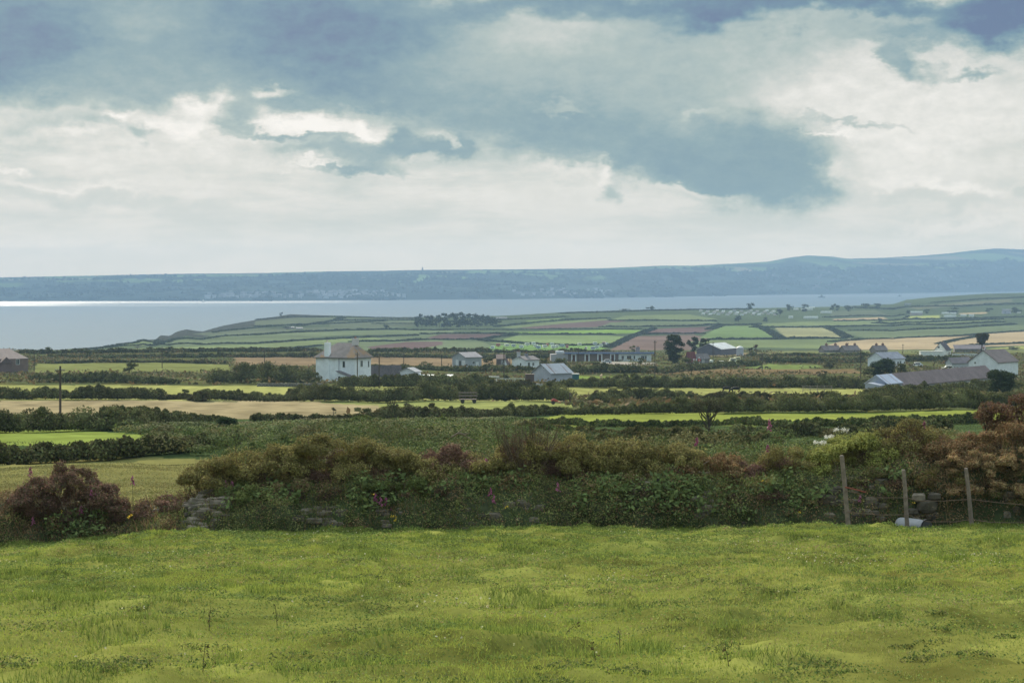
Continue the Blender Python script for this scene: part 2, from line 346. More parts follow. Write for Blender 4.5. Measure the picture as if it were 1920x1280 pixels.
# ---------------------------------------------------------------- fields: colour of the ground itself
def inpoly(px, py, poly):
    x = np.asarray(px); y = np.asarray(py); r = np.zeros(x.shape, bool); n = len(poly)
    for i in range(n):
        x0, y0 = poly[i]; x1, y1 = poly[(i + 1) % n]
        if y0 == y1: continue
        c = ((y0 > y) != (y1 > y)) & (x < (x1 - x0) * (y - y0) / (y1 - y0) + x0); r ^= c
    return r
STRAW = (.27, .22, .13); OLIVE = (.15, .16, .055); LIME = (.21, .24, .055); SCRUB = (.075, .085, .035)
NEAR_FIELDS = [
 ([(-400, 749), (300, 751), (560, 752), (760, 753), (760, 768), (700, 778), (500, 784), (300, 786), (130, 777), (-400, 772)], STRAW),
 ([(560, 752), (1075, 753), (1075, 764), (900, 770), (760, 776), (700, 760)], (.20, .215, .075)),
 ([(-400, 721), (600, 723), (900, 725), (1060, 726), (1330, 727), (1620, 729), (1620, 740), (1115, 741), (1075, 752), (-400, 748)], (.26, .26, .09)),
 ([(960, 792), (1060, 776), (1500, 774), (1700, 772), (1850, 768), (2200, 764), (2200, 786), (1850, 790), (1500, 798), (1100, 800)], LIME),
 ([(-400, 806), (150, 806), (240, 812), (300, 818), (250, 832), (-400, 838)], (.17, .21, .05)),
 ([(-400, 862), (150, 858), (300, 858), (420, 862), (520, 880), (470, 1010), (-400, 1030)], (.175, .165, .06)),
 ([(70, 682), (300, 679), (430, 684), (430, 696), (60, 699)], (.16, .17, .06)),
 ([(440, 667), (590, 667), (900, 669), (1030, 674), (1000, 682), (860, 686), (700, 687), (440, 684)], (.20, .145, .09)),
 ([(1390, 690), (1440, 683), (1530, 684), (1545, 689), (1480, 693)], (.15, .19, .06)),
 ([(1080, 704), (1240, 705), (1240, 712), (1080, 711)], (.15, .2, .05)),
 ([(1220, 692), (1600, 692), (1620, 700), (1230, 702)], (.17, .12, .065)),
 ([(1290, 661), (1420, 661), (1600, 663), (1600, 667), (1280, 667)], (.24, .19, .11)),
 ([(1130, 677), (1230, 680), (1230, 686), (1120, 684)], (.30, .27, .24)),
 ([(1420, 658), (1900, 655), (2200, 652), (2200, 660), (1500, 664)], (.15, .16, .07)),
]
GR = (.125, .15, .08); GD = (.105, .12, .075); GB = (.15, .18, .08); PL = (.125, .08, .075); TN = (.36, .275, .17)
FAR_FIELDS = [
 ([(128, 658), (200, 650), (262, 640), (300, 637), (300, 645), (200, 653)], GB), ([(295, 641), (400, 631), (480, 628), (480, 643), (330, 649)], GR),
 ([(150, 657), (330, 650), (480, 645), (600, 636), (700, 631), (820, 627), (800, 637), (700, 640), (600, 649), (480, 655), (300, 658)], GB),
 ([(480, 629), (560, 623), (700, 619), (850, 619), (850, 624), (640, 628), (480, 643)], GR),
 ([(480, 602), (560, 595), (640, 595), (650, 606), (560, 611), (480, 612)], GD), ([(640, 596), (780, 596), (780, 600), (640, 600)], GD),
 ([(620, 602), (780, 602), (775, 612), (700, 615), (620, 612)], GD), ([(360, 626), (480, 615), (620, 613), (700, 616), (500, 624), (400, 630)], GD),
 ([(640, 640), (800, 637), (900, 640), (930, 650), (900, 658), (600, 658)], GR), ([(690, 650), (760, 641), (830, 640), (830, 646), (760, 658), (700, 658)], PL),
 ([(800, 633), (830, 626), (935, 626), (960, 628), (900, 637), (815, 636)], PL), ([(700, 631), (800, 626), (820, 626), (800, 635), (720, 638)], GR),
 ([(918, 642), (970, 629), (1140, 629), (1190, 631), (1165, 641), (1140, 646), (960, 645)], (.17, .22, .09)),
 ([(900, 658), (925, 647), (1040, 646), (1150, 648), (1120, 658)], (.15, .24, .07)),
 ([(950, 623), (1140, 618), (1205, 619), (1190, 625), (970, 627)], (.17, .26, .06)), ([(970, 615), (1060, 606), (1140, 600), (1180, 600), (1120, 613), (1010, 616)], PL),
 ([(940, 613), (1060, 602), (1140, 597), (1140, 600), (1060, 606), (960, 615)], GB), ([(985, 602), (1050, 597), (1055, 601), (1000, 606)], (.18, .24, .08)),
 ([(1145, 600), (1170, 592), (1290, 589), (1345, 598), (1330, 601), (1160, 601)], GB), ([(1125, 612), (1145, 604), (1330, 602), (1355, 607), (1300, 611)], GR),
 ([(1190, 626), (1220, 617), (1350, 611), (1335, 618), (1300, 627)], PL), ([(1140, 658), (1190, 630), (1300, 628), (1330, 632), (1320, 645), (1290, 658)], (.17, .115, .095)),
 ([(1310, 634), (1352, 611), (1420, 611), (1462, 632)], (.15, .21, .08)), ([(1290, 640), (1340, 638), (1575, 635), (1545, 653), (1300, 650)], GB),
 ([(1452, 614), (1545, 614), (1587, 632), (1475, 634)], (.26, .25, .13)), ([(1418, 609), (1500, 603), (1640, 601), (1880, 598), (1885, 603), (1650, 608), (1450, 612)], GB),
 ([(1575, 622), (1700, 618), (1900, 610), (2000, 606), (2000, 614), (1780, 628), (1625, 634)], GR),
 ([(1540, 650), (1592, 635), (1800, 630), (1920, 620), (2400, 600), (2400, 630), (1850, 650), (1700, 658), (1540, 658)], TN),
 ([(1850, 654), (1930, 647), (2400, 632), (2400, 650), (1855, 658)], (.30, .31, .10)),
 ([(1560, 583), (1640, 581), (1670, 592), (1560, 595)], GD), ([(1560, 598), (1655, 594), (1665, 598), (1570, 602)], TN), ([(1700, 593), (1762, 591), (1762, 596), (1700, 597)], (.26, .28, .09)),
 ([(1800, 587), (1850, 585), (1850, 588), (1800, 589)], TN), ([(1420, 608), (1440, 606), (1560, 603), (1880, 598)], GB),
 ([(1700, 575), (1900, 560), (1900, 566), (1720, 580)], (.14, .14, .085)),
]
def near_cols(px, d, py):
    x = (px - 960) / F * d
    n = fbm(x / 25, d / 25, 4, 21); n2 = fbm(x / 6, d / 6, 3, 22)
    c = np.array(SCRUB)[None] * (.7 + .6 * n[..., None]) + np.array([.06, .02, .0])[None] * np.clip(n2 - .5, 0, 1)[..., None] * 2
    c = np.where((d > 90)[..., None] & (d < 240)[..., None], np.array([.055, .08, .032])[None] * (.7 + .6 * n2[..., None]), c)
    wob = (fbm(x / 14, d / 14, 3, 5) - .5) * 5 * np.clip(300 / d, .15, 1)
    for poly, col in NEAR_FIELDS:
        k = inpoly(px + wob * 3, py + wob, poly); row = .84 + .3 * fbm(x / 2.5, d / 9, 3, 29) + .09 * (np.sin(x * 1.3 + d * .12) if col[0] > .24 else .6 * np.sin(x * .5 - d * .3))
        c = np.where(k[..., None], np.array(col)[None] * (row + (n - .5) * .6)[..., None], c)
    return c
def fan(pxs, ds, colf, name, m, fn=land_z):
    P, D = np.meshgrid(pxs, ds); Z = fn(P, D); X = (P - 960) / F * D
    V = np.stack([X.ravel(), D.ravel(), Z.ravel()], 1)
    nx, ny = len(pxs), len(ds); i = np.arange(ny - 1)[:, None] * nx + np.arange(nx - 1)[None]
    i = i.ravel(); q = np.stack([i, i + 1, i + nx + 1, i + nx], 1)
    PY = HY + (EYE - Z) / np.maximum(D, .1) * F
    return mesh_np(name, V, [q], colf(P.ravel(), D.ravel(), PY.ravel()), m, smooth=True)
wide = np.concatenate([np.linspace(-1500, -80, 60), np.arange(-76, 2000, 4.0), np.linspace(2004, 3400, 60)])
def turf_cols(px, d, py):
    x = (px - 960) / F * d; a = fbm(x / 1.6, d / 2.2, 4, 31); b = fbm(x / 5, d / 7, 3, 32)
    return np.array([.17, .18, .045])[None] * (.4 + 1.1 * a[:, None]) + np.array([.06, .03, .01])[None] * (b[:, None] - .4)
tag(fan(np.linspace(-2600, 4500, 60), np.array([.6, 1.5, 3, 5, 8, 10.]), turf_cols, 'meadow_edge', 'turf'), kind='structure')
tag(fan(wide, np.concatenate([np.arange(10, 30, .12), np.arange(30, 50.01, .16)]), turf_cols, 'meadow', 'turf'), kind='structure')
py_ = np.linspace(965, 657, 330); d_n = np.interp(-py_, -land_py(np.full(DK[3:-2].shape, 960.), DK[3:-2]), DK[3:-2])
d_n = np.unique(np.concatenate([[50.0], d_n, np.linspace(1020, 1600, 30)]))
tag(fan(wide, d_n[d_n >= 50], near_cols, 'farmland', 'land'), kind='structure')
def far_cols(px, d, py):
    x = (px - 960) / F * d; n = fbm(x / 120, d / 120, 4, 51); n2 = fbm(x / 40, d / 90, 3, 52)
    c = np.array([.075, .095, .05])[None] * (.6 + .8 * n[:, None])
    top = np.interp(px, SX, SP)
    hill = ((py < top + 12) & (px < 620) & (px > 255)); c = np.where(hill[:, None], np.array([.055, .055, .045])[None], c)
    for poly, col in FAR_FIELDS:
        k = inpoly(px, py, poly); lines = .06 * np.sin((x * .8 + d * .35) / 5 + col[0] * 90); c = np.where((k & (d > 1500))[:, None], np.array(col)[None] * (.55 + .9 * (.5 * n + .5 * n2) + lines)[:, None], c)
    low = d > np.interp(px, DX, DTV); c = np.where(low[:, None], np.array([.09, .08, .07])[None], c)
    return c
PXF = np.concatenate([np.linspace(-1500, 80, 30), np.arange(84, 2000, 4.0), np.linspace(2004, 3400, 40)])
def far_fn(P, T):   # T runs 0..1 to the crest, beyond it to the shore
    dt = np.interp(P, DX, DTV); D = np.where(T <= 1, 1600 + (dt - 1600) * T, dt + (T - 1) * 900)
    return D
TT = np.concatenate([np.linspace(0, 1, 230), np.linspace(1.02, 1.6, 12)])
P, T_ = np.meshgrid(PXF, TT); D = far_fn(P, T_); Z = land_z(P, D); X = (P - 960) / F * D
i = (np.arange(len(TT) - 1)[:, None] * len(PXF) + np.arange(len(PXF) - 1)[None]).ravel()
tag(mesh_np('far_fields', np.stack([X.ravel(), D.ravel(), Z.ravel()], 1), [np.stack([i, i + 1, i + len(PXF) + 1, i + len(PXF)], 1)],
    far_cols(P.ravel(), D.ravel(), (HY + (EYE - Z) / D * F).ravel()), 'land', smooth=True), kind='structure')

# ---------------------------------------------------------------- the bay and the far coast
def x_sea(t, tcn, c):
    w = node(t, 'ShaderNodeTexNoise', {'Vector': node(t, 'ShaderNodeMapping', {0: tcn, 3: (1 / 60, 1 / 60, 1)}).outputs[0], 'Scale': 1.0, 'Detail': 3.0}).outputs['Fac']
    return c, bumpn(t, w, .25, 3.0)
M['sea'] = mat('sea_water', .3, None, base=(.03, .085, .13), spec=.5, extra=x_sea)
t = M['sea'].node_tree; bs = [n for n in t.nodes if n.type == 'BSDF_PRINCIPLED'][0]
pos = node(t, 'ShaderNodeSeparateXYZ', {0: node(t, 'ShaderNodeTexCoord').outputs['Object']})
def tm(op, a, b=None):
    ins = {0: a}
    if b is not None: ins[1] = b
    return node(t, 'ShaderNodeMath', ins, operation=op, use_clamp=op == 'ADD').outputs[0]
def tr(v, a, b, c=0.0, d=1.0): return node(t, 'ShaderNodeMapRange', {0: v, 1: a, 2: b, 3: c, 4: d}, interpolation_type='SMOOTHSTEP').outputs[0]
streak = node(t, 'ShaderNodeTexNoise', {'Vector': node(t, 'ShaderNodeMapping', {0: node(t, 'ShaderNodeTexCoord').outputs['Object'], 3: (1 / 1400, 1 / 260, 1)}).outputs[0], 'Scale': 1.0, 'Detail': 4.0}).outputs['Fac']
yy = tm('MULTIPLY_ADD', streak, 900.0); yy.node.inputs[2].default_value = -450.0; yy = node(t, 'ShaderNodeMath', {0: yy, 1: pos.outputs[1]}, operation='ADD').outputs[0]
glint_l = tm('MULTIPLY', tr(yy, 6250, 6500), tr(pos.outputs[0], -650, -1000))
glint_l2 = tm('MULTIPLY', tr(yy, 7000, 7250), tr(pos.outputs[0], -350, -800))
glint_r = tm('MULTIPLY', tr(yy, 8700, 9600), tr(pos.outputs[0], 100, 1300, 0.0, 1.0))
brk = node(t, 'ShaderNodeTexNoise', {'Vector': node(t, 'ShaderNodeMapping', {0: node(t, 'ShaderNodeTexCoord').outputs['Object'], 3: (1 / 420, 1 / 90, 1)}).outputs[0], 'Scale': 1.0, 'Detail': 5.0}).outputs['Fac']
glint_l = tm('MULTIPLY', glint_l, tr(pos.outputs[0], -1150, -1500, .25, 1.0))
glint = tm('MULTIPLY', tm('MAXIMUM', tm('MAXIMUM', glint_l, glint_l2), glint_r), tr(brk, .3, .62, .45, 1.0))  # smoother water shaped to catch the sun, standing in for gaps in cloud
t.links.new(node(t, 'ShaderNodeMapRange', {0: glint, 1: 0.0, 2: 1.0, 3: .88, 4: .47}).outputs[0], bs.inputs['Roughness'])
mb = MB(); mb.add([(-26000, 900, 0), (26000, 900, 0), (26000, 26000, 0), (-26000, 26000, 0)], [(0, 1, 2, 3)], (.03, .06, .075))
tag(mb.build('sea', 'sea'), kind='structure')
CWX = [-3000, 0, 480, 960, 1200, 1440, 1920, 4500]; CWP = [571, 565, 564.5, 561, 557.5, 553, 546.5, 538]
CRX = [-3000, -400, 0, 100, 350, 480, 600, 720, 790, 960, 1130, 1240, 1300, 1380, 1440, 1480, 1515, 1560, 1590, 1650, 1720, 1780, 1830, 1865, 1920, 2100, 2600, 4500]
CRP = [535, 524, 520, 518, 513, 512, 509, 507.5, 506, 505, 503, 498, 498, 494, 490.5, 483, 479, 481, 485, 483.5, 480, 475, 469, 466, 468, 474, 470, 480]
CP = np.concatenate([np.linspace(-3000, -60, 60), np.arange(-50, 1980, 3.0), np.linspace(1990, 4500, 60)])
CT = np.linspace(0, 1, 56)
P, Q = np.meshgrid(CP, CT)
dw = EYE * F / (np.interp(P, CWX, CWP) - HY); D = dw + Q * 3200
pr = np.interp(P, CRX, CRP); zr = EYE - (pr - HY) / F * (dw + 3200)
X = (P - 960) / F * D
rise = (1 - (1 - Q) ** 1.7) * .93 + .07 * np.clip(Q * 25, 0, 1)
Z = zr * rise + (fbm(X / 700, D / 700, 5, 71) - .5) * 26 * np.sin(np.minimum(Q * 1.15, 1) * math.pi) ** .9 + (fbm(X / 60, D / 60, 2, 72) - .5) * 5 * np.clip(Q * 6, 0, 1) * np.clip((1 - Q) * 6, .15, 1) - 2 * (Q == 0)
n = fbm(X / 240, D / 420, 4, 73); n2 = fbm(X / 130, D / 300, 2, 74)
cc = np.array([.045, .06, .05])[None, None] * (.4 + 1.2 * n[..., None])
cell = vnoise(X / 330 + .3 * n, D / 380, 75); fieldm = (cell > .52) & (Q > .34) & (n2 > .3)
cc = np.where(fieldm[..., None], (np.array([.15, .22, .09])[None, None] * (.6 + .8 * vnoise(X / 330, D / 380, 77)[..., None])), cc)
tanm = (vnoise(X / 300, D / 340, 79) > .86) & (Q > .45); cc = np.where(tanm[..., None], np.array([.30, .26, .18])[None, None], cc)
i = (np.arange(len(CT) - 1)[:, None] * len(CP) + np.arange(len(CP) - 1)[None]).ravel()
M['coast'] = mat('coast_hills', .95, None, spec=0)
tag(mesh_np('far_coast_hills', np.stack([X.ravel(), D.ravel(), Z.ravel()], 1), [np.stack([i, i + 1, i + len(CP) + 1, i + len(CP)], 1)], cc.reshape(-1, 3), 'coast', smooth=True), kind='structure')
def coast_pt(px, q):
    dwv = EYE * F / (float(np.interp(px, CWX, CWP)) - HY); d = dwv + q * 3200
    zz = EYE - (float(np.interp(px, CRX, CRP)) - HY) / F * (dwv + 3200)
    return Vector(((px - 960) / F * d, d, zz * ((1 - (1 - q) ** 1.7) * .93 + .07)))
# ---------------------------------------------------------------- meadow: grass blades, clover, stalks
def meadow_scatter(n, d0, d1, p0=-260, p1=2180, clump=None):
    d = np.sqrt(U(d0 ** 2, d1 ** 2, n)); px = 960 + U(-1, 1, n) * (1100 + 3 * F / d); x = (px - 960) / F * d
    return x, d, px
n = 820000
x, d, px = meadow_scatter(n, 12.5, 45.2)
k = (fbm(x / .5, d / .6, 2, 11) > .25); x, d, px = x[k], d[k], px[k]; n = len(x)
z = land_z(px, d)
pa = np.clip((fbm(x / 1.3, d / 1.8, 3, 12) - .5) * 1.9 + .5, 0, 1); pb = fbm(x / 3, d / 5, 3, 13); tus = np.clip((fbm(x / .55, d / .8, 3, 14) - .6) * 9, 0, 1)
h = U(.012, .042, n) * (.6 + pa) * (1 + 1.3 * tus) + np.clip((d - 43) / 2, 0, 1) * U(0, .14, n)
wd = U(.007, .013, n) * np.interp(d, [12, 45], [.8, 2.0])
a = U(0, 2 * math.pi, n); ln = U(0, .9, n) * h
b = np.stack([x, d, z - .01], 1); side = np.stack([np.cos(a), np.sin(a), 0 * a], 1) * (wd / 2)[:, None]
a2 = U(0, 2 * math.pi, n); tip = b + np.stack([np.cos(a2) * ln, np.sin(a2) * ln, h], 1)
V = np.stack([b - side, b + side, tip], 1).reshape(-1, 3)
pal = np.array([[.345, .39, .08], [.23, .295, .065], [.36, .31, .15], [.09, .14, .035]])
w = np.stack([1.3 * pa + .15, .9 - .7 * pa + tus, np.clip(pb - .38, 0, 1) * 2.2, np.clip(.6 - pa, 0, 1) * 1.2 + tus * 2.2], 1); w /= w.sum(1, keepdims=True)
cum = np.cumsum(w, 1); r = U(0, 1, (n, 1)); ii = np.clip((r > cum).sum(1), 0, 3)
col = (.55 * pal[ii] + .45 * (w @ pal)) * U(.8, 1.2, (n, 1))
GRASS = (V, col); tag(mesh_np('grass', V, [np.arange(n * 3).reshape(-1, 3)], np.repeat(col, 3, 0), 'blade'), kind='stuff')
# low herbs, clover leaves and small tussocks between the blades
lf = Leaves(); m = 340000; x, d, px = meadow_scatter(m, 12.5, 44.6); q = fbm(x / .28, d / .42, 3, 41); q2 = fbm(x / 2.2, d / 3, 3, 42); k = q > .44; x, d, px, q, q2 = x[k], d[k], px[k], q[k], q2[k]; m = len(x)
hh = np.clip((q - .44) * 2.2, 0, .4) * .16 * U(.2, 1, m)
pal = np.array([[.28, .33, .075], [.19, .25, .065], [.12, .17, .045], [.33, .27, .12]]); wi = np.clip((rng.normal(1.15, .8, m) + (q - .55) * 5 - (q2 - .5) * 3).astype(int), 0, 2); wi = np.where(U(0, 1, m) < np.clip(q2 - .5, 0, 1) * 1.2, 3, wi)
lf.add(np.stack([x, d, land_z(px, d) + .01 + hh], 1), np.tile([0, -.25, .9], (m, 1)), np.interp(d, [12, 45], [.018, .042]), pal[wi] * U(.75, 1.25, (m, 1)), .6, .6)
for i in range(620):
    cx, cd, cpx = meadow_scatter(1, 13, 43.5); cx = float(cx[0]); cd = float(cd[0]); r_ = U(.06, .26); zc = GZ(cx, cd)
    lf.lump((cx, cd, zc), (r_ * U(1, 2), r_, r_ * U(.25, .5)), int(900 * r_ + 60), .03, [(.07, .11, .03), (.10, .14, .04), (.16, .16, .06)], .4, core=False, jn=.9, shell=(.7, 1.15), low=0)
tag(lf.build('meadow_herbs', 'blade'), kind='stuff')
lf = Leaves(); cl = []
for i in range(46):
    cx, cd, cpx = meadow_scatter(1, 13, 43); m = int(U(3, 16)); cl.append((cx + rng.normal(0, .35, m), cd + rng.normal(0, .4, m)))
for i in range(110):
    cx, cd, cpx = meadow_scatter(1, 13, 43); cl.append((cx, cd))
x = np.concatenate([c[0] for c in cl]); d = np.concatenate([c[1] for c in cl]); z = land_z(960 + x / d * F, d) + U(.05, .09, len(x))
for q in range(3): lf.add(np.stack([x, d, z], 1) + rng.normal(0, .004, (len(x), 3)), np.tile([0, -.6, .8], (len(x), 1)), .017, pick([(.62, .58, .42), (.6, .5, .33), (.6, .56, .28)], len(x)), .9, .4)
tag(lf.build('clover_flowers', 'petal'), kind='stuff')
STK = [(360, 1055, 'short'), (520, 1172, 'thin'), (392, 1185, 'forked'), (380, 1262, 'thin'), (1052, 1195, 'bent'), (1163, 1225, 'thin'), (1117, 1238, 'short'), (1367, 1255, 'short'), (838, 1040, 'thin'), (925, 1045, 'short'), (85, 1195, 'thin'), (505, 1260, 'short')]
where = ['near the gap in the hedge bank', 'in the left half of the meadow', 'with a forked top in the left half of the meadow', 'low down at the left of the meadow', 'leaning to the right in the middle of the meadow', 'at the middle of the lower meadow', 'low beside the leaning stalk', 'at the bottom of the meadow right of centre', 'near the foot of the hedge bank', 'short beside the foot of the bank', 'at the left edge of the meadow', 'at the bottom edge of the meadow left of centre']
for (px_, py_s, kd), wh in list(zip(STK, where))[:8]:
    p = G(px_, py_s); hh = .20 if kd in ('thin', 'forked') else .14
    lean = .16 if kd == 'bent' else U(-.04, .04)
    e = empty('weed_stalk', p, 0, 'thin brown weed stalk ' + wh, 'weed', 'weed stalks standing in the meadow')
    mb = MB(); mb.tube([(0, 0, -.02), (lean * .4, 0, hh * .5), (lean, .01, hh)], [.004, .003, .002], (.12, .11, .05), 5); mb.build('stem', 'wood', e)
    lf = Leaves(); m = 12; zz = U(.03, hh, m)
    lf.add(np.stack([lean * zz / hh + rng.normal(0, .014, m), rng.normal(0, .014, m), zz], 1), rng.normal(0, 1, (m, 3)), .03, pick([(.07, .07, .03), (.10, .07, .04)], m), .45)
    if kd == 'forked': lf.add(np.stack([U(-.1, .1, 14), U(-.02, .02, 14), hh - .1 + U(0, .1, 14)], 1), rng.normal(0, 1, (14, 3)), .03, pick([(.08, .07, .04)], 14), .3)
    lf.build('leaves', 'leaf', e)

# ---------------------------------------------------------------- the stone faced hedge bank
BX = [-400, 0, 120, 220, 250, 335, 365, 500, 600, 960, 1250, 1500, 1700, 1850, 2000, 2500]
BH = [.8, .75, .7, .5, .30, .32, .62, .85, .95, 1.0, .95, 1.0, 1.2, 1.45, 1.6, 1.7]
def bank_h(px): return np.interp(px, BX, BH)
BC = [44.0, 44.12, 44.3, 44.5, 44.7, 44.9, 45.15, 45.5, 46.0, 46.5, 47.0, 47.4, 47.8, 48.2, 48.6]
BS = [-.12, .18, .42, .64, .80, .90, .96, 1.0, 1.0, .97, .9, .7, .4, .1, -.1]
pxs = np.arange(-400, 2400, 3.0); ds = np.interp(np.linspace(0, 14, 60), np.arange(15), BC)
P, D = np.meshgrid(pxs, ds); X = (P - 960) / F * D
g0 = land_z(P, np.full_like(D, 44.0)); hh = bank_h(P)
nz = fbm(X / .35, D / .35 + hh * 3, 3, 81)
Zb = g0 + hh * np.interp(D, BC, BS) + (nz - .5) * .22 + (fbm(X / 1.3, D / 1.3, 2, 82) - .5) * .25
Yb = D + (fbm(X / .5, Zb / .4, 3, 83) - .5) * .3
nn = fbm(X / .8, Zb / .6, 3, 84)
cc = np.array([.055, .05, .028])[None, None] + np.array([.0, .035, .0])[None, None] * nn[..., None]
BV = np.stack([X, Yb, Zb], 2)
bank = empty('hedge_bank', (0, 44, float(land_z(960, 44))), 0, 'long overgrown stone faced earth bank closing the meadow', 'hedge bank')
i = (np.arange(len(ds) - 1)[:, None] * len(pxs) + np.arange(len(pxs) - 1)[None]).ravel()
def off(V, o): return V - np.array(o.location)
mesh_np('earth', off(BV.reshape(-1, 3), bank), [np.stack([i, i + 1, i + len(pxs) + 1, i + len(pxs)], 1)], cc.reshape(-1, 3), 'stone', bank, smooth=True)
def bankpt(px, f):
    """point on the bank: f 0 foot .. 1 top of the face .. 2 rear edge"""
    d = float(np.interp(f, [0, 1, 2], [44.05, 45.3, 47.2]))
    i = int(np.clip(round((px + 400) / 3), 0, len(pxs) - 1)); j = int(np.argmin(np.abs(ds - d)))
    return BV[j, i]
st = MB()
def stone(c, r):
    v0 = st.n; st.blob(c, r, np.array([.17, .14, .11]) * U(.45, 1.35), 8, 5, .2)
    v = st.V[-1]; a_ = U(-.3, .3); v[:] = np.asarray(c) + np.sign(v - np.asarray(c)) * (np.abs((v - np.asarray(c)) / r) ** .62) * r
zones = [(352, 432, 0, .95, 46, .16), (545, 650, 0, .2, 9, .12), (870, 1010, 0, .2, 9, .11), (1180, 1240, .45, 1.0, 20, .085), (1300, 1345, .1, .45, 8, .12), (1380, 1400, .0, .3, 3, .1),
         (1540, 1660, .05, .5, 16, .15), (1700, 1760, .05, .2, 4, .14), (1860, 1900, .1, .3, 2, .12), (275, 300, .6, 1.0, 2, .16), (690, 760, 0, .2, 5, .1), (1440, 1470, .6, .8, 2, .1), (1860, 1960, .0, .3, 5, .14)]
for a0, a1, f0, f1, m, sz in zones:
    for q in range(int(m * 1.6)):
        p = bankpt(U(a0, a1), U(f0, f1)); r = np.array([U(.8, 1.7), .7, U(.5, 1.0)]) * sz * U(.45, .95)
        stone((p[0], p[1] + .02, p[2]), r)
for sx_, sy_, sr_ in ((1738, 948, .17), (1722, 932, .11), (1752, 930, .10), (1745, 970, .09), (1712, 958, .08)): p = at(sx_, sy_, 44.12); stone((p.x, p.y, p.z), (sr_ * 1.25, .12, sr_ * .8))
for V_ in st.V: V_ -= np.array(bank.location)
st.build('stones', 'stone', bank)

# herbage on the face: fine leaves, grasses, broad leaves
GREENS = [(.15, .18, .06), (.21, .225, .075), (.10, .13, .045), (.25, .24, .09), (.16, .15, .06)]
BROWNS = [(.22, .13, .07), (.17, .10, .06), (.27, .19, .10), (.12, .085, .045)]
lf = Leaves(); m = 230000
pi = rng.integers(0, len(pxs), m); fj = rng.integers(0, len(ds) - 8, m); P0 = BV[fj, pi] + rng.normal(0, .03, (m, 3))
ppx = pxs[pi]; fr = fj / (len(ds) - 8)
stone_d = np.ones(m)
for a0, a1, f0, f1, mm, sz in zones: stone_d = np.where((ppx > a0) & (ppx < a1) & (fj > 0) & (fj < 26) & (U(0, 1, m) < .42), 0, stone_d)
nn = fbm(P0[:, 0] / .6, P0[:, 2] / .4, 3, 91); keep = (stone_d > 0) & (nn > .2)
P0, ppx, nn = P0[keep], ppx[keep], nn[keep]
brown = .15 + np.clip((nn - .5) * 5, 0, 1) * .7 + np.clip((ppx - 1600) / 200, 0, .85) + np.clip((340 - ppx) / 200, 0, .3)
isb = U(0, 1, len(P0)) < brown
col = np.where(isb[:, None], pick(BROWNS, len(P0)), pick(GREENS, len(P0)))
puff = np.clip((fbm(P0[:, 0] / .45, P0[:, 2] / .3, 2, 92) - .4) * 2.5, 0, 1)[:, None]; P0 = P0 + np.array([0, -.12, .07]) * puff + np.array([0, -.06, .05]) * U(0, 1.2, (len(P0), 1))
lf.add(P0, np.tile([0, -.7, .7], (len(P0), 1)), .045, col * (.5 + 1.0 * fbm(P0[:, 0] / .25, P0[:, 2] / .2, 2, 93))[:, None], .45)
# broad leaved clumps
for a0, a1, f0, f1, m in [(1080, 1330, .15, .75, 120), (420, 560, .3, .9, 50), (90, 200, .0, .4, 50), (1230, 1300, .1, .6, 40), (1640, 1700, .2, .7, 14), (660, 760, .2, .8, 40), (780, 1000, .4, .8, 40), (1420, 1500, .5, 1, 24), (1330, 1560, .1, .5, 30)]:
    for q in range(m):
        p = bankpt(U(a0, a1), U(f0, f1)); k = int(U(7, 13))
        Pp = p + rng.normal(0, .07, (k, 3)) + np.array([0, -.1, .06]); lf.add(Pp, np.tile([0, -.6, .8], (k, 1)), U(.07, .13), pick([(.13, .175, .06), (.17, .205, .075), (.10, .125, .05)], k), .55, .5)
tag(lf.build('undergrowth', 'leaf'), kind='stuff')
# long grasses on the bank
m = 26000; pi = rng.integers(0, len(pxs), m); fj = rng.integers(0, len(ds), m); b = BV[fj, pi]; ppx = pxs[pi]
nn = fbm(b[:, 0] / .9, b[:, 2] / .5 + 7, 3, 95); keep = (nn > .42); b, ppx, nn = b[keep], ppx[keep], nn[keep]; m = len(b)
h = U(.08, .26, m) * np.where(ppx > 1740, 1.3, 1); w_ = U(.006, .012, m); a = U(0, 6.28, m)
side = np.stack([np.cos(a), .3 * np.sin(a), 0 * a], 1) * w_[:, None]; lean = np.stack([rng.normal(0, .35, m), rng.normal(-.25, .3, m), np.ones(m)], 1) * h[:, None]
straw = U(0, 1, m) < (.2 + np.clip((ppx - 1700) / 200, 0, .6) + np.clip((330 - ppx) / 100, 0, .25))
col = np.where(straw[:, None], pick([(.36, .27, .14), (.28, .18, .10)], m), pick([(.16, .18, .05), (.11, .14, .04), (.2, .2, .07)], m))
m2 = 34000; pi = np.clip(((U(0, 1, m2) ** .8 * 560 + 1660 + 400) / 3).astype(int), 0, len(pxs) - 1); fj = rng.integers(0, 34, m2); b2 = BV[fj, pi]; k = fbm(b2[:, 0] / .5, b2[:, 2] / .4, 2, 97) > .42; b2 = b2[k]; m2 = len(b2)
h2 = U(.12, .42, m2); a = U(0, 6.28, m2); w2 = U(.008, .016, m2); b = np.vstack([b, b2]); side = np.vstack([side, np.stack([np.cos(a), .3 * np.sin(a), 0 * a], 1) * w2[:, None]])
lean = np.vstack([lean, np.stack([rng.normal(0, .4, m2), rng.normal(-.35, .3, m2), np.ones(m2)], 1) * h2[:, None]]); col = np.vstack([col, pick([(.40, .29, .15), (.30, .17, .09), (.24, .19, .08), (.18, .17, .06)], m2)])
V = np.stack([b - side, b + side, b + lean], 1).reshape(-1, 3)
tag(mesh_np('long_grass', V, [np.arange(m * 3).reshape(-1, 3)], np.repeat(col, 3, 0), 'blade'), kind='stuff')

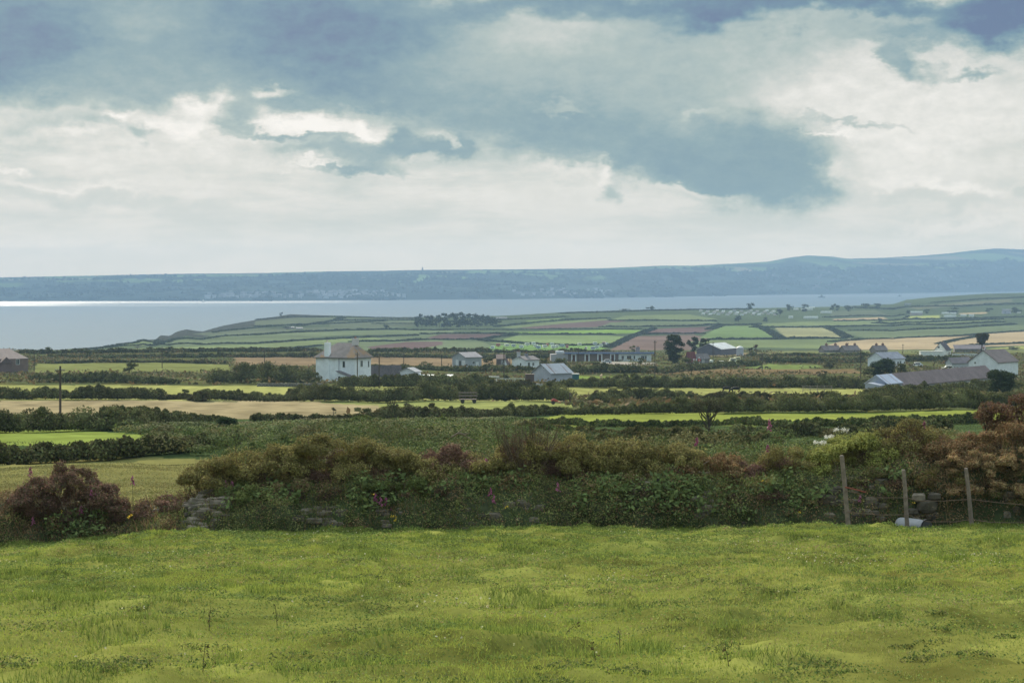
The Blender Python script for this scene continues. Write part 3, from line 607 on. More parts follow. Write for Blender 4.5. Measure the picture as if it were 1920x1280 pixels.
# ---------------------------------------------------------------- bushes on the bank
GORSE = [(.20, .18, .065), (.16, .145, .055), (.25, .21, .08), (.15, .115, .055)]
DEAD = [(.17, .09, .075), (.22, .125, .10), (.12, .07, .06), (.19, .13, .08)]
HEATH = [(.16, .085, .07), (.12, .07, .055), (.21, .125, .09), (.10, .10, .05)]
LIMEG = [(.25, .26, .07), (.19, .20, .06), (.28, .27, .09)]
RUST = [(.22, .12, .065), (.17, .10, .055), (.14, .115, .05), (.27, .185, .10)]
def bush(px, top, wpx, d, pal, pal2, label, cat='bush', name='gorse_bush', group='gorse bushes along the top of the hedge bank', dens=1.0, leaf=.05, asp=.4, base=None, mix=.45, nl=None, cs=1.0):
    w = wpx / F * d * 1.3; pt = at(px, top, d)
    zb = base if base is not None else float(bankpt(px, np.interp(d, [44, 45.3, 47.2], [0, 1, 2]))[2]) - .3 if d < 48.7 else GZ(pt.x, d)
    H = max(pt.z - zb, .3)
    e = empty(name, (pt.x, d, zb), 0, label, cat, group)
    lf = Leaves(); st = MB(); ph = U(0, 50)
    def dome(fx): return H * math.sqrt(max(.1, 1 - .8 * fx * fx)) * (.80 + .42 * float(fbm(np.array(fx * w * 2.2 + ph), np.array(ph), 2, 7)))
    for q in range(int(24 * dens / cs ** 1.7 * (w * H / .9) ** .8) + 10):          # rounded clumps of dense shoots
        fx = U(-1, 1); fy = U(-1, .6); hh = dome(fx) * math.sqrt(max(.05, 1 - .5 * fy * fy)); f = U(0, 1) ** .75
        c = np.array([fx * w * .5 * (.85 + .15 * f), fy * .5 - .12 * (1 - f), hh * (.05 + .86 * f)])
        r_ = np.array([U(.13, .27), U(.12, .22), U(.09, .19)]) * (.7 + .3 * H) * (1 if rng.random() < .75 else .6) * cs
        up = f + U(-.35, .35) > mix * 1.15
        pm = np.array(pal if up else pal2) * (U(.95, 1.6) if up else U(.5, 1.0))  # light tops and shaded lower clumps put into the leaf colour
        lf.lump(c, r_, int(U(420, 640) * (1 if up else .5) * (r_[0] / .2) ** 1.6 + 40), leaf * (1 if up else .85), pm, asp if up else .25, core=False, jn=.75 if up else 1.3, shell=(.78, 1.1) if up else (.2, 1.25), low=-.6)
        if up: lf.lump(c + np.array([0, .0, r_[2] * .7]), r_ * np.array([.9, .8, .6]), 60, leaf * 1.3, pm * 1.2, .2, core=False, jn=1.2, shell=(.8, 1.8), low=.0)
        if rng.random() < .3:
            b0 = Vector((fx * w * .15, fy * .1, 0)); c_ = Vector(c) + Vector((0, 0, r_[2] * U(.5, 1.8)))
            st.tube([b0, b0.lerp(c_, .55) + Vector((U(-.08, .08), U(-.05, .05), 0)), c_], [.014, .009, .003], np.array([.17, .13, .09]) * U(.6, 1.3), 5)
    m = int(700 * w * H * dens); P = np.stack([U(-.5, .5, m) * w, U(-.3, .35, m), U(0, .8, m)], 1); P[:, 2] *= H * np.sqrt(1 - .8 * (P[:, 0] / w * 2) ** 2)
    lf.add(P, rng.normal(0, 1, (m, 3)), leaf, pick(pal2, m) * .7, .35, 1.0)  # inner leaves darkened in colour as shade inside the bush
    if st.n == 0: st.tube([(0, 0, 0), (0, 0, H * .6)], .012, (.1, .08, .05), 5)
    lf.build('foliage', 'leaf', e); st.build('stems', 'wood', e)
    return e
mound = dict(name='heather_bush', group=None)
BUSH = [
 (134, 878, 165, 44.8, HEATH, DEAD, 'rounded purple brown bush left of the gap in the bank', dict(dens=1.7, name='heather_bush', group=None, mix=.5, leaf=.045, cs=.62)),
 (300, 918, 85, 45.2, HEATH, DEAD, 'low reddish heather bush in the gap of the bank', dict(name='heather_bush', group=None)),
 (-45, 930, 60, 45.2, RUST, HEATH, 'pinkish brown bush cut off by the left edge of the photo', dict(name='heather_bush', group=None)),
 (385, 868, 80, 45.8, GORSE, DEAD, 'gorse bush overhanging the bare stones of the bank'),
 (450, 846, 100, 45.5, GORSE, DEAD, 'dark gorse bush second from the left end of the gorse row'),
 (525, 830, 100, 45.5, GORSE, DEAD, 'gorse bush just left of the tallest rounded gorse'),
 (605, 802, 110, 45.5, GORSE, DEAD, 'tallest rounded gorse bush left of centre on the bank', dict(dens=1.2)),
 (690, 818, 100, 45.5, GORSE, DEAD, 'gorse bush just right of the tallest rounded gorse'),
 (765, 830, 110, 45.5, GORSE, DEAD, 'spreading gorse bush behind the twin pink foxgloves'),
 (840, 840, 80, 45.5, DEAD, GORSE, 'dead brown gorse bush left of the bare upright stems'),
 (905, 836, 90, 45.5, GORSE, DEAD, 'low gorse bush beside the bare upright stems'),
 (985, 810, 110, 45.5, GORSE, DEAD, 'brown topped gorse bush right behind the bare stems', dict(mix=.8)),
 (1075, 820, 120, 45.5, GORSE, DEAD, 'broad gorse bush with dead brown underside at the centre of the bank', dict(dens=1.2)),
 (1160, 824, 110, 45.5, GORSE, DEAD, 'gorse bush directly right of the broad central one'),
 (1250, 830, 110, 45.5, GORSE, DEAD, 'gorse bush above the tumbled small stones'),
 (1335, 840, 90, 45.5, RUST, GORSE, 'rusty gorse bush above the grey fallen branch'),
 (1400, 860, 80, 45.5, DEAD, GORSE, 'low brown gorse bush right of the fallen branch'),
 (1480, 834, 90, 45.5, GORSE, DEAD, 'open stemmed gorse bush left of the lime green one', dict(dens=.7)),
 (1600, 812, 130, 45.7, LIMEG, GORSE, 'bright lime green gorse bush behind the leaning fence post', dict(dens=1.3)),
 (1700, 790, 150, 45.9, GORSE, DEAD, 'large dark olive gorse bush above the middle fence post', dict(dens=1.3, mix=.7)),
 (1800, 810, 120, 45.5, RUST, [(.33, .23, .14), (.25, .16, .1)], 'straw and rust coloured dry bush above the right fence post', dict(name='dry_bush', group='dry rusty bushes at the right end of the bank')),
 (1880, 800, 130, 45.4, RUST, DEAD, 'rusty brown dry bush at the right end of the bank', dict(dens=1.2, name='dry_bush', group='dry rusty bushes at the right end of the bank')),
 (1960, 790, 120, 45.6, RUST, DEAD, 'rusty dry bush cut off by the right edge of the photo', dict(name='dry_bush', group='dry rusty bushes at the right end of the bank')),
]
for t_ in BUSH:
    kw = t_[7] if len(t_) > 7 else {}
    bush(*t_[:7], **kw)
RB = [(.28, .165, .09), (.22, .14, .075), (.20, .17, .075), (.33, .24, .13)]
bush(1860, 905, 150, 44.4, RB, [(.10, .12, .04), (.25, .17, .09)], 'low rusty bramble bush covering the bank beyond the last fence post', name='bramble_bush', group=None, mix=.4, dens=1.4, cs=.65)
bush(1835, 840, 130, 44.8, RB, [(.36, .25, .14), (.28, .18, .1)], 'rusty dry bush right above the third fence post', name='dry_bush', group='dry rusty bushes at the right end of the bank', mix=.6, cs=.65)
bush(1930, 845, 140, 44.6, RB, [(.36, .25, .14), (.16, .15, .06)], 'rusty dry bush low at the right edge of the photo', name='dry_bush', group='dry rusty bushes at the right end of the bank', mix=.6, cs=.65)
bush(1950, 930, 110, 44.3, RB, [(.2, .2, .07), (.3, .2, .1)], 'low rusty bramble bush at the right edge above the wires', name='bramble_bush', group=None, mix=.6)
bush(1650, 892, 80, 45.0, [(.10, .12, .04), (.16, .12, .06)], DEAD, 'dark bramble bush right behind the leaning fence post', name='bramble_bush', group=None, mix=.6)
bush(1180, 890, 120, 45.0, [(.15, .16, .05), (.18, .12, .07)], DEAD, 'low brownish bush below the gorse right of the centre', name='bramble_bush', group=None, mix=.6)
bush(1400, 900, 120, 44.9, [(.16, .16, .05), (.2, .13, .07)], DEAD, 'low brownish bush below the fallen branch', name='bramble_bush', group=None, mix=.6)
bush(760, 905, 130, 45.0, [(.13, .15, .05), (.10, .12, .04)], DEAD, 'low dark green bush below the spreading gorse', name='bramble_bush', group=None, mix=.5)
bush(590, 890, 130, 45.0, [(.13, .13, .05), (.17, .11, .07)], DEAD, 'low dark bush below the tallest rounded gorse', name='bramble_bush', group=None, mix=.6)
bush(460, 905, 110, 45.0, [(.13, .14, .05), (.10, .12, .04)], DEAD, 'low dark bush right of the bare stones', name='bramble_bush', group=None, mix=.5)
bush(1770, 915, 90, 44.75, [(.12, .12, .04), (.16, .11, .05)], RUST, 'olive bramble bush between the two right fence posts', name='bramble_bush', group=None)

# bare upright stems at the centre, fallen branch
e = empty('bare_shrub', tuple(bankpt(985, .8)), 0, 'leafless shrub of many thin upright stems at the centre of the bank', 'shrub')
mb = MB()
for q in range(34):
    x0 = U(-.35, .35); x1 = x0 * 1.9 + U(-.25, .25); hh = U(.7, 1.25)
    mb.tube([(x0 * .6, U(-.1, .1), -.1), ((x0 + x1) / 2 + U(-.05, .05), U(-.1, .1), hh * .5), (x1, U(-.15, .15), hh)], [.012, .009, .004], np.array([.17, .13, .085]) * U(.6, 1.3), 5)
    for k in range(3): mb.tube([(x0 + (x1 - x0) * .6, 0, hh * .6), (x1 + U(-.2, .2), U(-.1, .1), hh * U(.75, 1.05))], [.006, .003], (.12, .09, .06), 4)
mb.build('stems', 'wood', e)
for pxx, f, a0, lab in [(1315, .95, 0, 'grey fallen dead branch lying on the right half of the bank'), (870, 1.9, 1, 'pale bent dead branch sticking out of the bracken behind the bank')]:
    e = empty('dead_branch', tuple(bankpt(pxx, f) + np.array([0, -.1, .12 if not a0 else .75])), 0, lab, 'branch')
    mb = MB(); pale = (.20, .15, .11); e.scale = (.55,) * 3 if a0 else (.8,) * 3
    mb.tube([(-.45, 0, -.05), (-.2, -.05, .1), (.05, -.05, .06), (.22, -.06, .1)], [.035, .04, .03, .015], pale, 7)
    mb.tube([(.0, -.05, .06), (.25, -.1, -.1), (.5, -.12, -.2), (.65, -.1, -.32)], [.025, .018, .012, .006], pale, 6)
    mb.tube([(-.2, -.05, .1), (-.05, -.05, .25), (.18, 0, .38)], [.02, .014, .006], pale, 6); mb.tube([(.3, -.1, -.13), (.42, -.1, -.35)], [.012, .005], pale, 5)
    mb.build('limb', 'wood', e)

# ---------------------------------------------------------------- foxgloves, hogweed, yellow flowers
FOX = [(57, 874, 95), (172, 916, 60), (180, 922, 40), (248, 890, 60), (62, 966, 45), (152, 946, 40), (424, 898, 60), (435, 900, 62), (527, 940, 40), (688, 872, 50), (706, 884, 70), (704, 922, 50), (714, 930, 45),
 (724, 930, 40), (733, 950, 36), (706, 966, 30), (735, 980, 26), (838, 970, 26), (911, 858, 70), (919, 912, 40), (925, 926, 40), (1096, 884, 60), (1112, 894, 60), (1046, 902, 50), (1102, 962, 30), (1249, 878, 60), (1306, 818, 70),
 (1377, 890, 50), (1333, 900, 40), (1440, 832, 70), (1443, 784, 110), (1343, 974, 24), (1457, 964, 24), (1733, 786, 70), (1817, 806, 70), (1889, 796, 70), (1612, 924, 36), (1650, 962, 30)]
FXL = ['alone on a bent stem left of the purple brown bush', 'tallest in the purple brown bush', 'lower one of the pair in the purple brown bush', 'on a bent stem above the gap in the bank', 'at the left foot of the purple brown bush', 'low in the middle of the purple brown bush',
 'left one of the pair above the bare stones', 'right one of the pair above the bare stones', 'small one below the gorse left of the tallest gorse', 'at the left edge of the spreading gorse', 'tall spire right beside the spreading gorse',
 'upper one of the trio on the bank face', 'middle one of the trio on the bank face', 'lower one of the trio on the bank face', 'small one below the trio on the bank face', 'very low one below the trio', 'at the bank foot by the yellow flowers', 'small one at the bank foot left of centre',
 'bright spire left of the bare upright stems', 'faint one just below the bare upright stems', 'lowest one below the bare upright stems', 'left one of the close pair right of the centre', 'right one of the close pair right of the centre', 'short one left of the close pair', 'at the bank foot right of centre',
 'beside the gorse above the tumbled stones', 'behind the gorse above the fallen branch', 'right of the grey fallen branch', 'touching the grey fallen branch', 'just below the very tall one against the field', 'very tall dark one standing against the bright green field', 'tiny one at the foot below the fallen branch',
 'tiny one at the foot left of the fence', 'on top of the large dark gorse', 'above the straw coloured dry bush', 'at the right end among the rusty bushes', 'beside the leaning fence post', 'low between the left two fence posts']
for (fx, fy, sp), lab in zip(FOX, FXL):
    dd = 44.3 if fy > 900 else 45.1
    if fx > 1700 and fy < 850 or fx in (1306, 1440, 1443): dd = 45.9
    top = at(fx, fy, dd); hh = sp / 93 * 1.35 + .15; big = 1.35 if fx == 1443 else 1.0
    e = empty('foxglove', (top.x, top.y, top.z - hh), 0, 'pink foxglove, ' + lab, 'foxglove', 'foxgloves growing along the hedge bank')
    lean = U(-.08, .08); mb = MB()
    mb.tube([(-lean, 0, -.1), (-lean * .3, 0, hh * .5), (0, 0, hh)], [.008, .007, .003], (.10, .12, .05), 5); mb.build('stem', 'paint', e)
    fl = MB(); pk = [(.40, .09, .22), (.32, .07, .18), (.48, .15, .28)][rng.integers(0, 3)]; m = int(9 * min(1, sp / 60) * big) + 6
    for q in range(m):
        fz = hh - (.02 + .17 * big * min(1, .45 + sp / 90) * q / m); a = U(0, 6.28); rr = .014 + .020 * q / m
        fl.tube([(math.cos(a) * .006, math.sin(a) * .006, fz + .012), (math.cos(a) * rr * 1.1, math.sin(a) * rr * 1.1, fz - .012), (math.cos(a) * rr * 1.7, math.sin(a) * rr * 1.7, fz - .028)], [.004, .009 * big, .012 * big], np.array(pk) * U(.8, 1.2), 6)
    fl.build('flowers', 'petal', e)
for hx, hy, lab in [(1577, 806, 'white flower head, upper one above the lime green gorse'), (1556, 820, 'white flower head, middle one behind the lime green gorse'), (1540, 830, 'white flower head, lowest one left of the lime green gorse')]:
    top = at(hx, hy, 46.8); e = empty('hogweed', (top.x, top.y, top.z - .9), 0, lab, 'wild flower', 'white hogweed heads behind the lime green gorse')
    mb = MB(); mb.tube([(0, 0, -.1), (.02, 0, .85)], [.012, .008], (.10, .13, .05), 5)
    lf = Leaves()
    for q in range(9):
        a = U(0, 6.28); r_ = U(.03, .14); mb.tube([(.02, 0, .8), (math.cos(a) * r_, math.sin(a) * r_, .9)], [.004, .002], (.1, .13, .05), 4)
        lf.add(np.array([math.cos(a) * r_, math.sin(a) * r_, .91]) + rng.normal(0, .02, (16, 3)), np.tile([0, -.4, .9], (16, 1)), .03, pick([(.7, .68, .6)], 16), .9)
    mb.build('stem', 'paint', e); lf.build('flowers', 'petal', e)
lf = Leaves(); Y = []
for yx, yy_ in [(738, 968), (740, 974), (733, 967), (950, 950), (240, 970), (115, 958), (245, 966), (1712, 940), (1745, 983), (1430, 900), (1500, 960), (700, 925), (620, 985)]:
    Y.append(np.array(at(yx, yy_, 44.0)))
Y = np.repeat(np.array(Y), 4, 0); Y = Y + rng.normal(0, .015, Y.shape); lf.add(Y, np.tile([0, -1, .3], (len(Y), 1)), .035, pick([(.75, .5, .05)], len(Y)), .9)
tag(lf.build('yellow_flowers', 'petal'), kind='stuff')

# ---------------------------------------------------------------- wire fence and water tank
fe = empty('wire_fence', tuple(G(1698, 1003)), 0, 'short fence of three weathered posts and sagging wires before the bank', 'fence')
fd = 43.4; posts = []
for pt, pb_, r_ in [((1578, 853), (1593, 1000), .046), ((1694, 880), (1703, 1004), .042), ((1811, 877), (1825, 1002), .042)]:
    a, b = at(*pt, fd), at(*pb_, fd); b.z -= .12; posts.append((a, b)); mb = MB()
    o = Vector(fe.location); k = (a - b).normalized()
    mb.tube([b - o, b.lerp(a, .35) - o, b.lerp(a, .7) - o + Vector((.006, 0, 0)), a - o - k * .02, a - o], [r_ * 1.05, r_, r_ * .95, r_ * .9, r_ * .7], (.23, .18, .155), 8)
    mb.build('post', 'wood', fe)
def on(post, y):   # point of a post at screen height y
    a, b = post; ya = HY + (EYE - a.z) / a.y * F; yb = HY + (EYE - b.z) / b.y * F; return a.lerp(b, (y - ya) / (yb - ya))
e_ = Vector(fe.location); fr_ = Vector((0, -.06, 0))
W1 = [on(posts[0], 919), at(1608, 923, fd), at(1626, 932, fd), at(1660, 932, fd), on(posts[1], 932), at(1725, 938, fd), at(1770, 938, fd), on(posts[2], 935), at(1870, 941, fd), at(1925, 946, fd), at(2010, 948, fd)]
W2 = [on(posts[0], 959), at(1640, 964, fd), on(posts[1], 964), at(1740, 977, fd), at(1790, 977, fd), on(posts[2], 972), at(1855, 978, fd), at(1930, 979, fd), at(2010, 981, fd)]
for wpts in (W1, W2):
    mb = MB(); mb.tube([p + fr_ - e_ for p in wpts], .006, (.20, .13, .10), 5); mb.build('wire', 'metal', fe)
mb = MB(); mb.tube([on(posts[0], 912) + fr_ - e_, at(1605, 917, fd) + fr_ - e_, at(1622, 922, fd) + fr_ - e_], .012, (.30, .07, .05), 5); mb.build('red_twine', 'paint', fe)
a = at(1712, 988, 43.75); dk = empty('water_tank', (a.x, a.y, a.z), R(-50), 'grey galvanised tank lying on its side behind the middle fence post', 'tank')
mb = MB(); r0 = .17; prof = [(-.34, .10), (-.33, .165), (-.28, r0), (-.1, r0 + .003), (.1, r0), (.29, r0), (.31, r0 + .012), (.33, r0 + .012)]
mb.tube([(x_, 0, 0) for x_, _ in prof], [q for _, q in prof], (.34, .335, .36), 26, False)
mb.tube([(-.345, 0, 0), (-.34, 0, 0)], [.02, .10], (.34, .335, .36), 26, False); mb.build('shell', 'metal', dk, smooth=True)
mb = MB(); mb.tube([(.315, 0, 0), (.336, 0, 0)], [.158, .158], (.075, .07, .075), 26); mb.tube([(.325, 0, 0), (.345, 0, 0)], [.05, .045], (.1, .09, .09), 12); mb.build('lid', 'metal', dk)
# ---------------------------------------------------------------- bracken slope and scrub behind the bank
BRK = [(.11, .14, .045), (.09, .12, .04), (.14, .165, .05), (.07, .095, .035)]
def cover(name, m, d0, d1, p0, p1, size, pal, hgt, mask=None, fern=True, label=None):
    d = np.sqrt(U(d0 ** 2, d1 ** 2, m)); px = U(p0, p1, m); x = (px - 960) / F * d; z = land_z(px, d); py = HY + (EYE - z) / d * F
    if mask is not None: k = mask(px, py, d); x, d, px, py, z = x[k], d[k], px[k], py[k], z[k]
    sc = 3.2 * d0 / 90
    a = fbm(x / sc, d / (sc * 1.3), 3, 61); big = fbm(x / 7, d / 9, 2, 68); b = fbm(x / 14, d / 14, 3, 62)
    top = np.clip((a - .3) * 2.2, 0, 1) * hgt * (np.interp(d, [60, 110, 170, 215], [1, 1, .5, .3]) if name == 'bracken' else 1)
    zz = z + top * U(.3, 1, len(x)) ** .6 * (.5 + big) + .02
    e = .4; a2 = fbm((x + e) / sc, d / (sc * 1.3), 3, 61); a3 = fbm(x / sc, (d + e) / (sc * 1.3), 3, 61)
    N_ = np.stack([-(a2 - a) * 3 * hgt / e, -(a3 - a) * 3 * hgt / e, np.ones(len(x))], 1)
    c = pick(pal, len(x)) * (.6 + .8 * b)[:, None]; c[:, 0] += .035 * np.clip(big - .5, 0, 1) * 2
    lf = Leaves(); lf.add(np.stack([x, d, zz], 1), N_, size * d / d0 if name == 'bracken' else size, c, .28 if name == 'dry_grass' else .5, .9)
    o = lf.build(name, 'leaf'); tag(o, kind='stuff'); return o
def infield(px, py): 
    r = np.zeros(px.shape, bool)
    for poly, col in NEAR_FIELDS: r |= inpoly(px, py, poly)
    return r
bmask = lambda px, py, d: ~infield(px, py) & ((px > 330) | (py < 868) | (py > 1000))
cover('fern_carpet', 120000, 62, 205, -300, 2300, .085, BRK, .35, bmask)
lf = Leaves(); n_ = 0
for i_ in range(2300):
    d_ = math.sqrt(U(60 ** 2, 215 ** 2)); px_ = U(-200, 2150); x_ = (px_ - 960) / F * d_; z_ = GZ(x_, d_); k_ = F / d_; py_ = HY + (EYE - z_) * k_
    s_ = U(.5, 1.3) * (1 + (d_ - 60) / 160) * (.6 + .8 * vnoise(np.array(x_ / 6), np.array(d_ / 6), 3)); hgt = s_ * U(.5, .95) * np.interp(d_, [60, 130, 175, 215], [1, 1, .6, .3])
    hgt = min(hgt, float(np.interp(d_, [60, 120, 165, 215], [2.0, 1.5, .75, .3])))
    if not bmask(np.array(px_), np.array(py_), d_) or not all(bmask(np.array(px_), np.array(py_ - hgt * f_ * k_ - 2), d_) for f_ in (.3, .6, .9, 1.2)): continue
    if vnoise(np.array(x_ / 9), np.array(d_ / 7), 8) < .25: continue
    t_ = U(.6, 1.5); pal_ = np.array(BRK) * t_ if U(0, 1) < .7 else np.array([(.19, .17, .07), (.15, .14, .06)]) * t_
    for q in range(3):
        lf.lump((x_ + U(-.6, .6) * s_, d_ + U(-.4, .4) * s_, z_ + hgt * U(.2, .5)), (s_ * U(.5, 1.0), s_ * .6, hgt * U(.5, .8)), 190, .085 * d_ / 90 + .03, pal_, .5, core=False, jn=.4, shell=(.75, 1.15), low=-.2)
tag(lf.build('bracken', 'leaf'), kind='stuff')
cover('rough_grass', 60000, 50, 75, -300, 2300, .16, [(.2, .18, .07), (.15, .16, .06), (.12, .13, .05)], .35, lambda px, py, d: (px > 420))
cover('dry_grass', 90000, 49, 100, -300, 560, .08, [(.25, .22, .09), (.21, .20, .08), (.17, .18, .065)], .18, lambda px, py, d: infield(px, py))
cover('scrub', 120000, 240, 1040, -300, 2300, 1.0, [(.12, .12, .05), (.10, .105, .045), (.16, .125, .06), (.21, .145, .075), (.085, .085, .04)], 1.3, lambda px, py, d: ~infield(px, py) & (fbm((px - 960) / F * d / 14, d / 20, 3, 64) > .46))

# ---------------------------------------------------------------- hedgerows
HG = [(.135, .145, .06), (.10, .11, .05), (.175, .175, .075), (.12, .10, .055)]
HB = [(.10, .085, .045), (.08, .09, .04), (.12, .095, .055)]
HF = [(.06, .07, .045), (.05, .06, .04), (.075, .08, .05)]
def hedge(pts, hpx, label, pal=HG, far=False, group=None, gap=.0, name='hedge', var=.35):
    """pts: screen positions of the foot; hpx: apparent height (number or one per point)"""
    hp = [hpx] * len(pts) if np.ndim(hpx) == 0 else list(hpx)
    P = [G(*p, far=far) for p in pts]; H = [h / F * p.y for h, p in zip(hp, P)]
    o = P[len(P) // 2]; e = Leaves(); c0 = np.array(o)
    leaf = max(.16, 1.5 / 2240 * o.y); 
    for a, b, ha, hb in zip(P, P[1:], H, H[1:]):
        Lg = (b - a).length; step = max((.75 if far else .55) * (ha + hb) / 2, 1.6 / 2240 * o.y * 2); k = max(1, int(Lg / step))
        for i in range(k):
            t = (i + U(0, 1)) / k; p = a.lerp(b, t); h = (ha + (hb - ha) * t) * (1 - var / 2 + var * 1.5 * float(fbm(np.array(p.x / (h0 := max(ha, .5) * 3)), np.array(p.y / h0), 2, 5)))
            if gap and U(0, 1) < gap: continue
            z = GZ(p.x, p.y); v_ = U(.72, 1.12); r_ = np.array([step * U(.8, 1.7), h * U(.45, .8), h * .56 * v_])
            c = np.array([p.x, p.y + U(-.2, .2) * h, z + h * .46 * v_]) - c0
            n = int(min(900, 2.6 * math.pi * (r_[0] + r_[2]) * r_[1] * 1.6 / (leaf * leaf * .6)) + 5)
            e.lump(c, r_, n, leaf, np.array(pal) * U(.75, 1.45), .7, core=True, jn=.8, shell=(.7, 1.2), low=-.6)
            if U(0, 1) < .8:
                r2 = r_ * U(.25, .5); c2 = c + np.array([U(-.5, .5) * r_[0], -r_[1] * U(0, .5), r_[2] * U(.45, .95)]); e.lump(c2, r2, int(n * .25) + 4, leaf, pal, .7, core=True, jn=.9, shell=(.7, 1.3))
    ob = e.build(name, 'farleaf'); ob.location = o
    tag(ob, label, 'hedge', group); return ob
NH = 'hedges of the middle distance'
hedge([(-80, 749), (60, 749), (200, 750), (302, 751)], [14, 20, 22, 20], 'dark hedge along the back of the straw field at its left end', group=NH)
hedge([(304, 751), (372, 752)], 9, 'low thin brownish stretch of hedge between two round bushes', HB, group=NH)
hedge([(370, 752), (450, 752), (555, 752)], [18, 16, 14], 'hedge on the back of the straw field left of the white house', group=NH)
hedge([(548, 753), (620, 753), (760, 753), (900, 753), (1066, 754)], [22, 28, 30, 32, 30], 'tall dark hedge in front of the white house up to the gate', group=NH, var=.22)
hedge([(1117, 756), (1180, 754), (1300, 753)], [16, 26, 16], 'dark hedge starting right of the gate below the pale field', group=NH)
hedge([(1320, 752), (1450, 752), (1620, 752)], [14, 14, 12], 'brownish hedge below the two black cattle', HB, group=NH)
hedge([(1060, 778), (1130, 777), (1240, 776), (1400, 774), (1620, 772), (1850, 768), (2100, 764)], [10, 15, 22, 32, 34, 34, 34], 'long thick hedge behind the bright green field', group=NH, var=.25)
hedge([(930, 784), (1000, 780), (1062, 778)], [16, 18, 14], 'bushy hedge at the left tip of the bright green field', group=NH)
hedge([(700, 790), (800, 788), (930, 786)], [22, 24, 18], 'uneven hedge at the right corner of the straw field', HB + HG, group=NH)
hedge([(470, 789), (560, 791), (700, 792)], [14, 12, 14], 'low hedge along the front of the straw field', HB + HG, group=NH)
hedge([(-80, 812), (60, 811), (170, 808), (250, 806)], [34, 36, 34, 34], 'thick dark hedge behind the small green field at the left', group=NH)
hedge([(200, 804), (270, 800), (340, 795), (420, 790)], [34, 30, 16, 8], 'mounded hedge sloping down to the right of the small green field', group=NH)
hedge([(-80, 872), (80, 868), (200, 862), (330, 850)], [36, 32, 34, 26], 'dark hedge in front of the small green field', group=NH)
hedge([(330, 850), (430, 838), (520, 826)], [24, 20, 14], 'dark hedge climbing to the right from the small green field', group=NH)
hedge([(640, 728), (760, 727), (920, 726)], [20, 22, 20], 'dark hedge in front of the long low shed by the white house', group=NH, var=.25)
hedge([(920, 727), (1000, 727)], 11, 'low brownish hedge in front of the white field rails', HB, group=NH)
hedge([(1030, 724), (1075, 726), (1180, 728)], [8, 14, 20], 'hedge right in front of the grey gabled barn', group=NH)
hedge([(1160, 728), (1300, 729), (1460, 729), (1625, 730)], [20, 21, 19, 18], 'long dark hedge between the pony and the pale field', group=NH)
hedge([(1625, 752), (1700, 747), (1800, 743), (1930, 740)], [20, 22, 22, 24], 'high hedge in front of the long rusty roofed barn', group=NH)
hedge([(1000, 794), (1150, 800), (1350, 800), (1600, 800), (1850, 792)], [8, 12, 12, 14, 16], 'ragged hedge along the front of the bright green field', HG + BRK, group=NH)
hedge([(90, 672), (300, 671), (600, 670)], [7, 7, 8], 'dark hedge on the ridge right of the brick house', group=NH)
hedge([(60, 681), (250, 680), (420, 682)], 5, 'thin hedge behind the small olive field at the left', HB, group=NH)
hedge([(40, 663), (250, 661), (480, 660), (600, 659)], 7, 'topmost dark hedge on the near ridge at the left', HB + HG, group=NH)
hedge([(690, 670), (820, 671), (960, 672)], [8, 7, 7], 'hedge behind the brown field right of the white house', group=NH)
hedge([(690, 659), (860, 660), (920, 661)], [7, 8, 8], 'topmost dark hedge on the near ridge behind the brown field', group=NH)
hedge([(905, 672), (960, 672), (1040, 672)], 8, 'scrubby hedge behind the white gabled cottage', group=NH)
hedge([(930, 661), (1060, 661), (1140, 661)], 6, 'low hedge between the caravans and the white cottage', HB + HG, group=NH)
hedge([(690, 690), (860, 697), (1000, 698)], [6, 8, 10], 'scrub hedge between the long shed and the grey bungalow', group=NH)
hedge([(1400, 668), (1520, 668), (1640, 668)], 6, 'hedge below the row of hip roofed houses', group=NH)
hedge([(1430, 681), (1530, 680), (1620, 680)], 9, 'dark hedge in the scrub left of the white bungalow', group=NH)
hedge([(1696, 678), (1750, 677), (1800, 676)], 9, 'dark flat topped hedge right of the white bungalow', group=NH, var=.15)
hedge([(1240, 700), (1330, 692), (1420, 686)], [9, 9, 9], 'scrub hedge in front of the red roofed shed', group=NH)
hedge([(1060, 702), (1130, 700), (1230, 700)], [12, 14, 12], 'dark scrub hedge behind the pony', group=NH)
hedge([(400, 720), (480, 720), (585, 718)], [26, 30, 22], 'bushy dark hedge left of the white house', group=NH)
hedge([(60, 716), (200, 718), (330, 720)], [14, 16, 12], 'broken scrub hedge below the small olive field', group=NH)

SC = 'rough bramble rows on the slope behind the bank'
BL = [(.13, .16, .05), (.10, .13, .045), (.17, .18, .06)]; BO = [(.13, .12, .045), (.09, .10, .04), (.16, .13, .06)]
hedge([(520, 822), (640, 812), (760, 806), (900, 806)], [14, 18, 16, 12], 'light green bramble row behind the tallest rounded gorse', BL, group=SC, var=.6)
hedge([(700, 836), (820, 830), (960, 822), (1080, 824)], [18, 20, 22, 18], 'bramble row just behind the dead pale branch', BL, group=SC, var=.6)
hedge([(900, 812), (1050, 815), (1200, 822), (1320, 820)], [12, 16, 20, 16], 'olive bramble row below the bushy hedge tip of the bright field', BO, group=SC, var=.6)
hedge([(1120, 842), (1250, 846), (1360, 838), (1460, 840)], [20, 24, 26, 20], 'olive bramble row behind the rusty gorse', BO, group=SC, var=.6)
hedge([(1380, 822), (1500, 822), (1640, 812), (1780, 806)], [18, 20, 18, 16], 'dark green bramble row behind the lime green gorse', HG, group=SC, var=.6)
hedge([(420, 862), (520, 850), (620, 842)], [18, 20, 18], 'light bramble row right behind the left gorse bushes', BL, group=SC, var=.6)

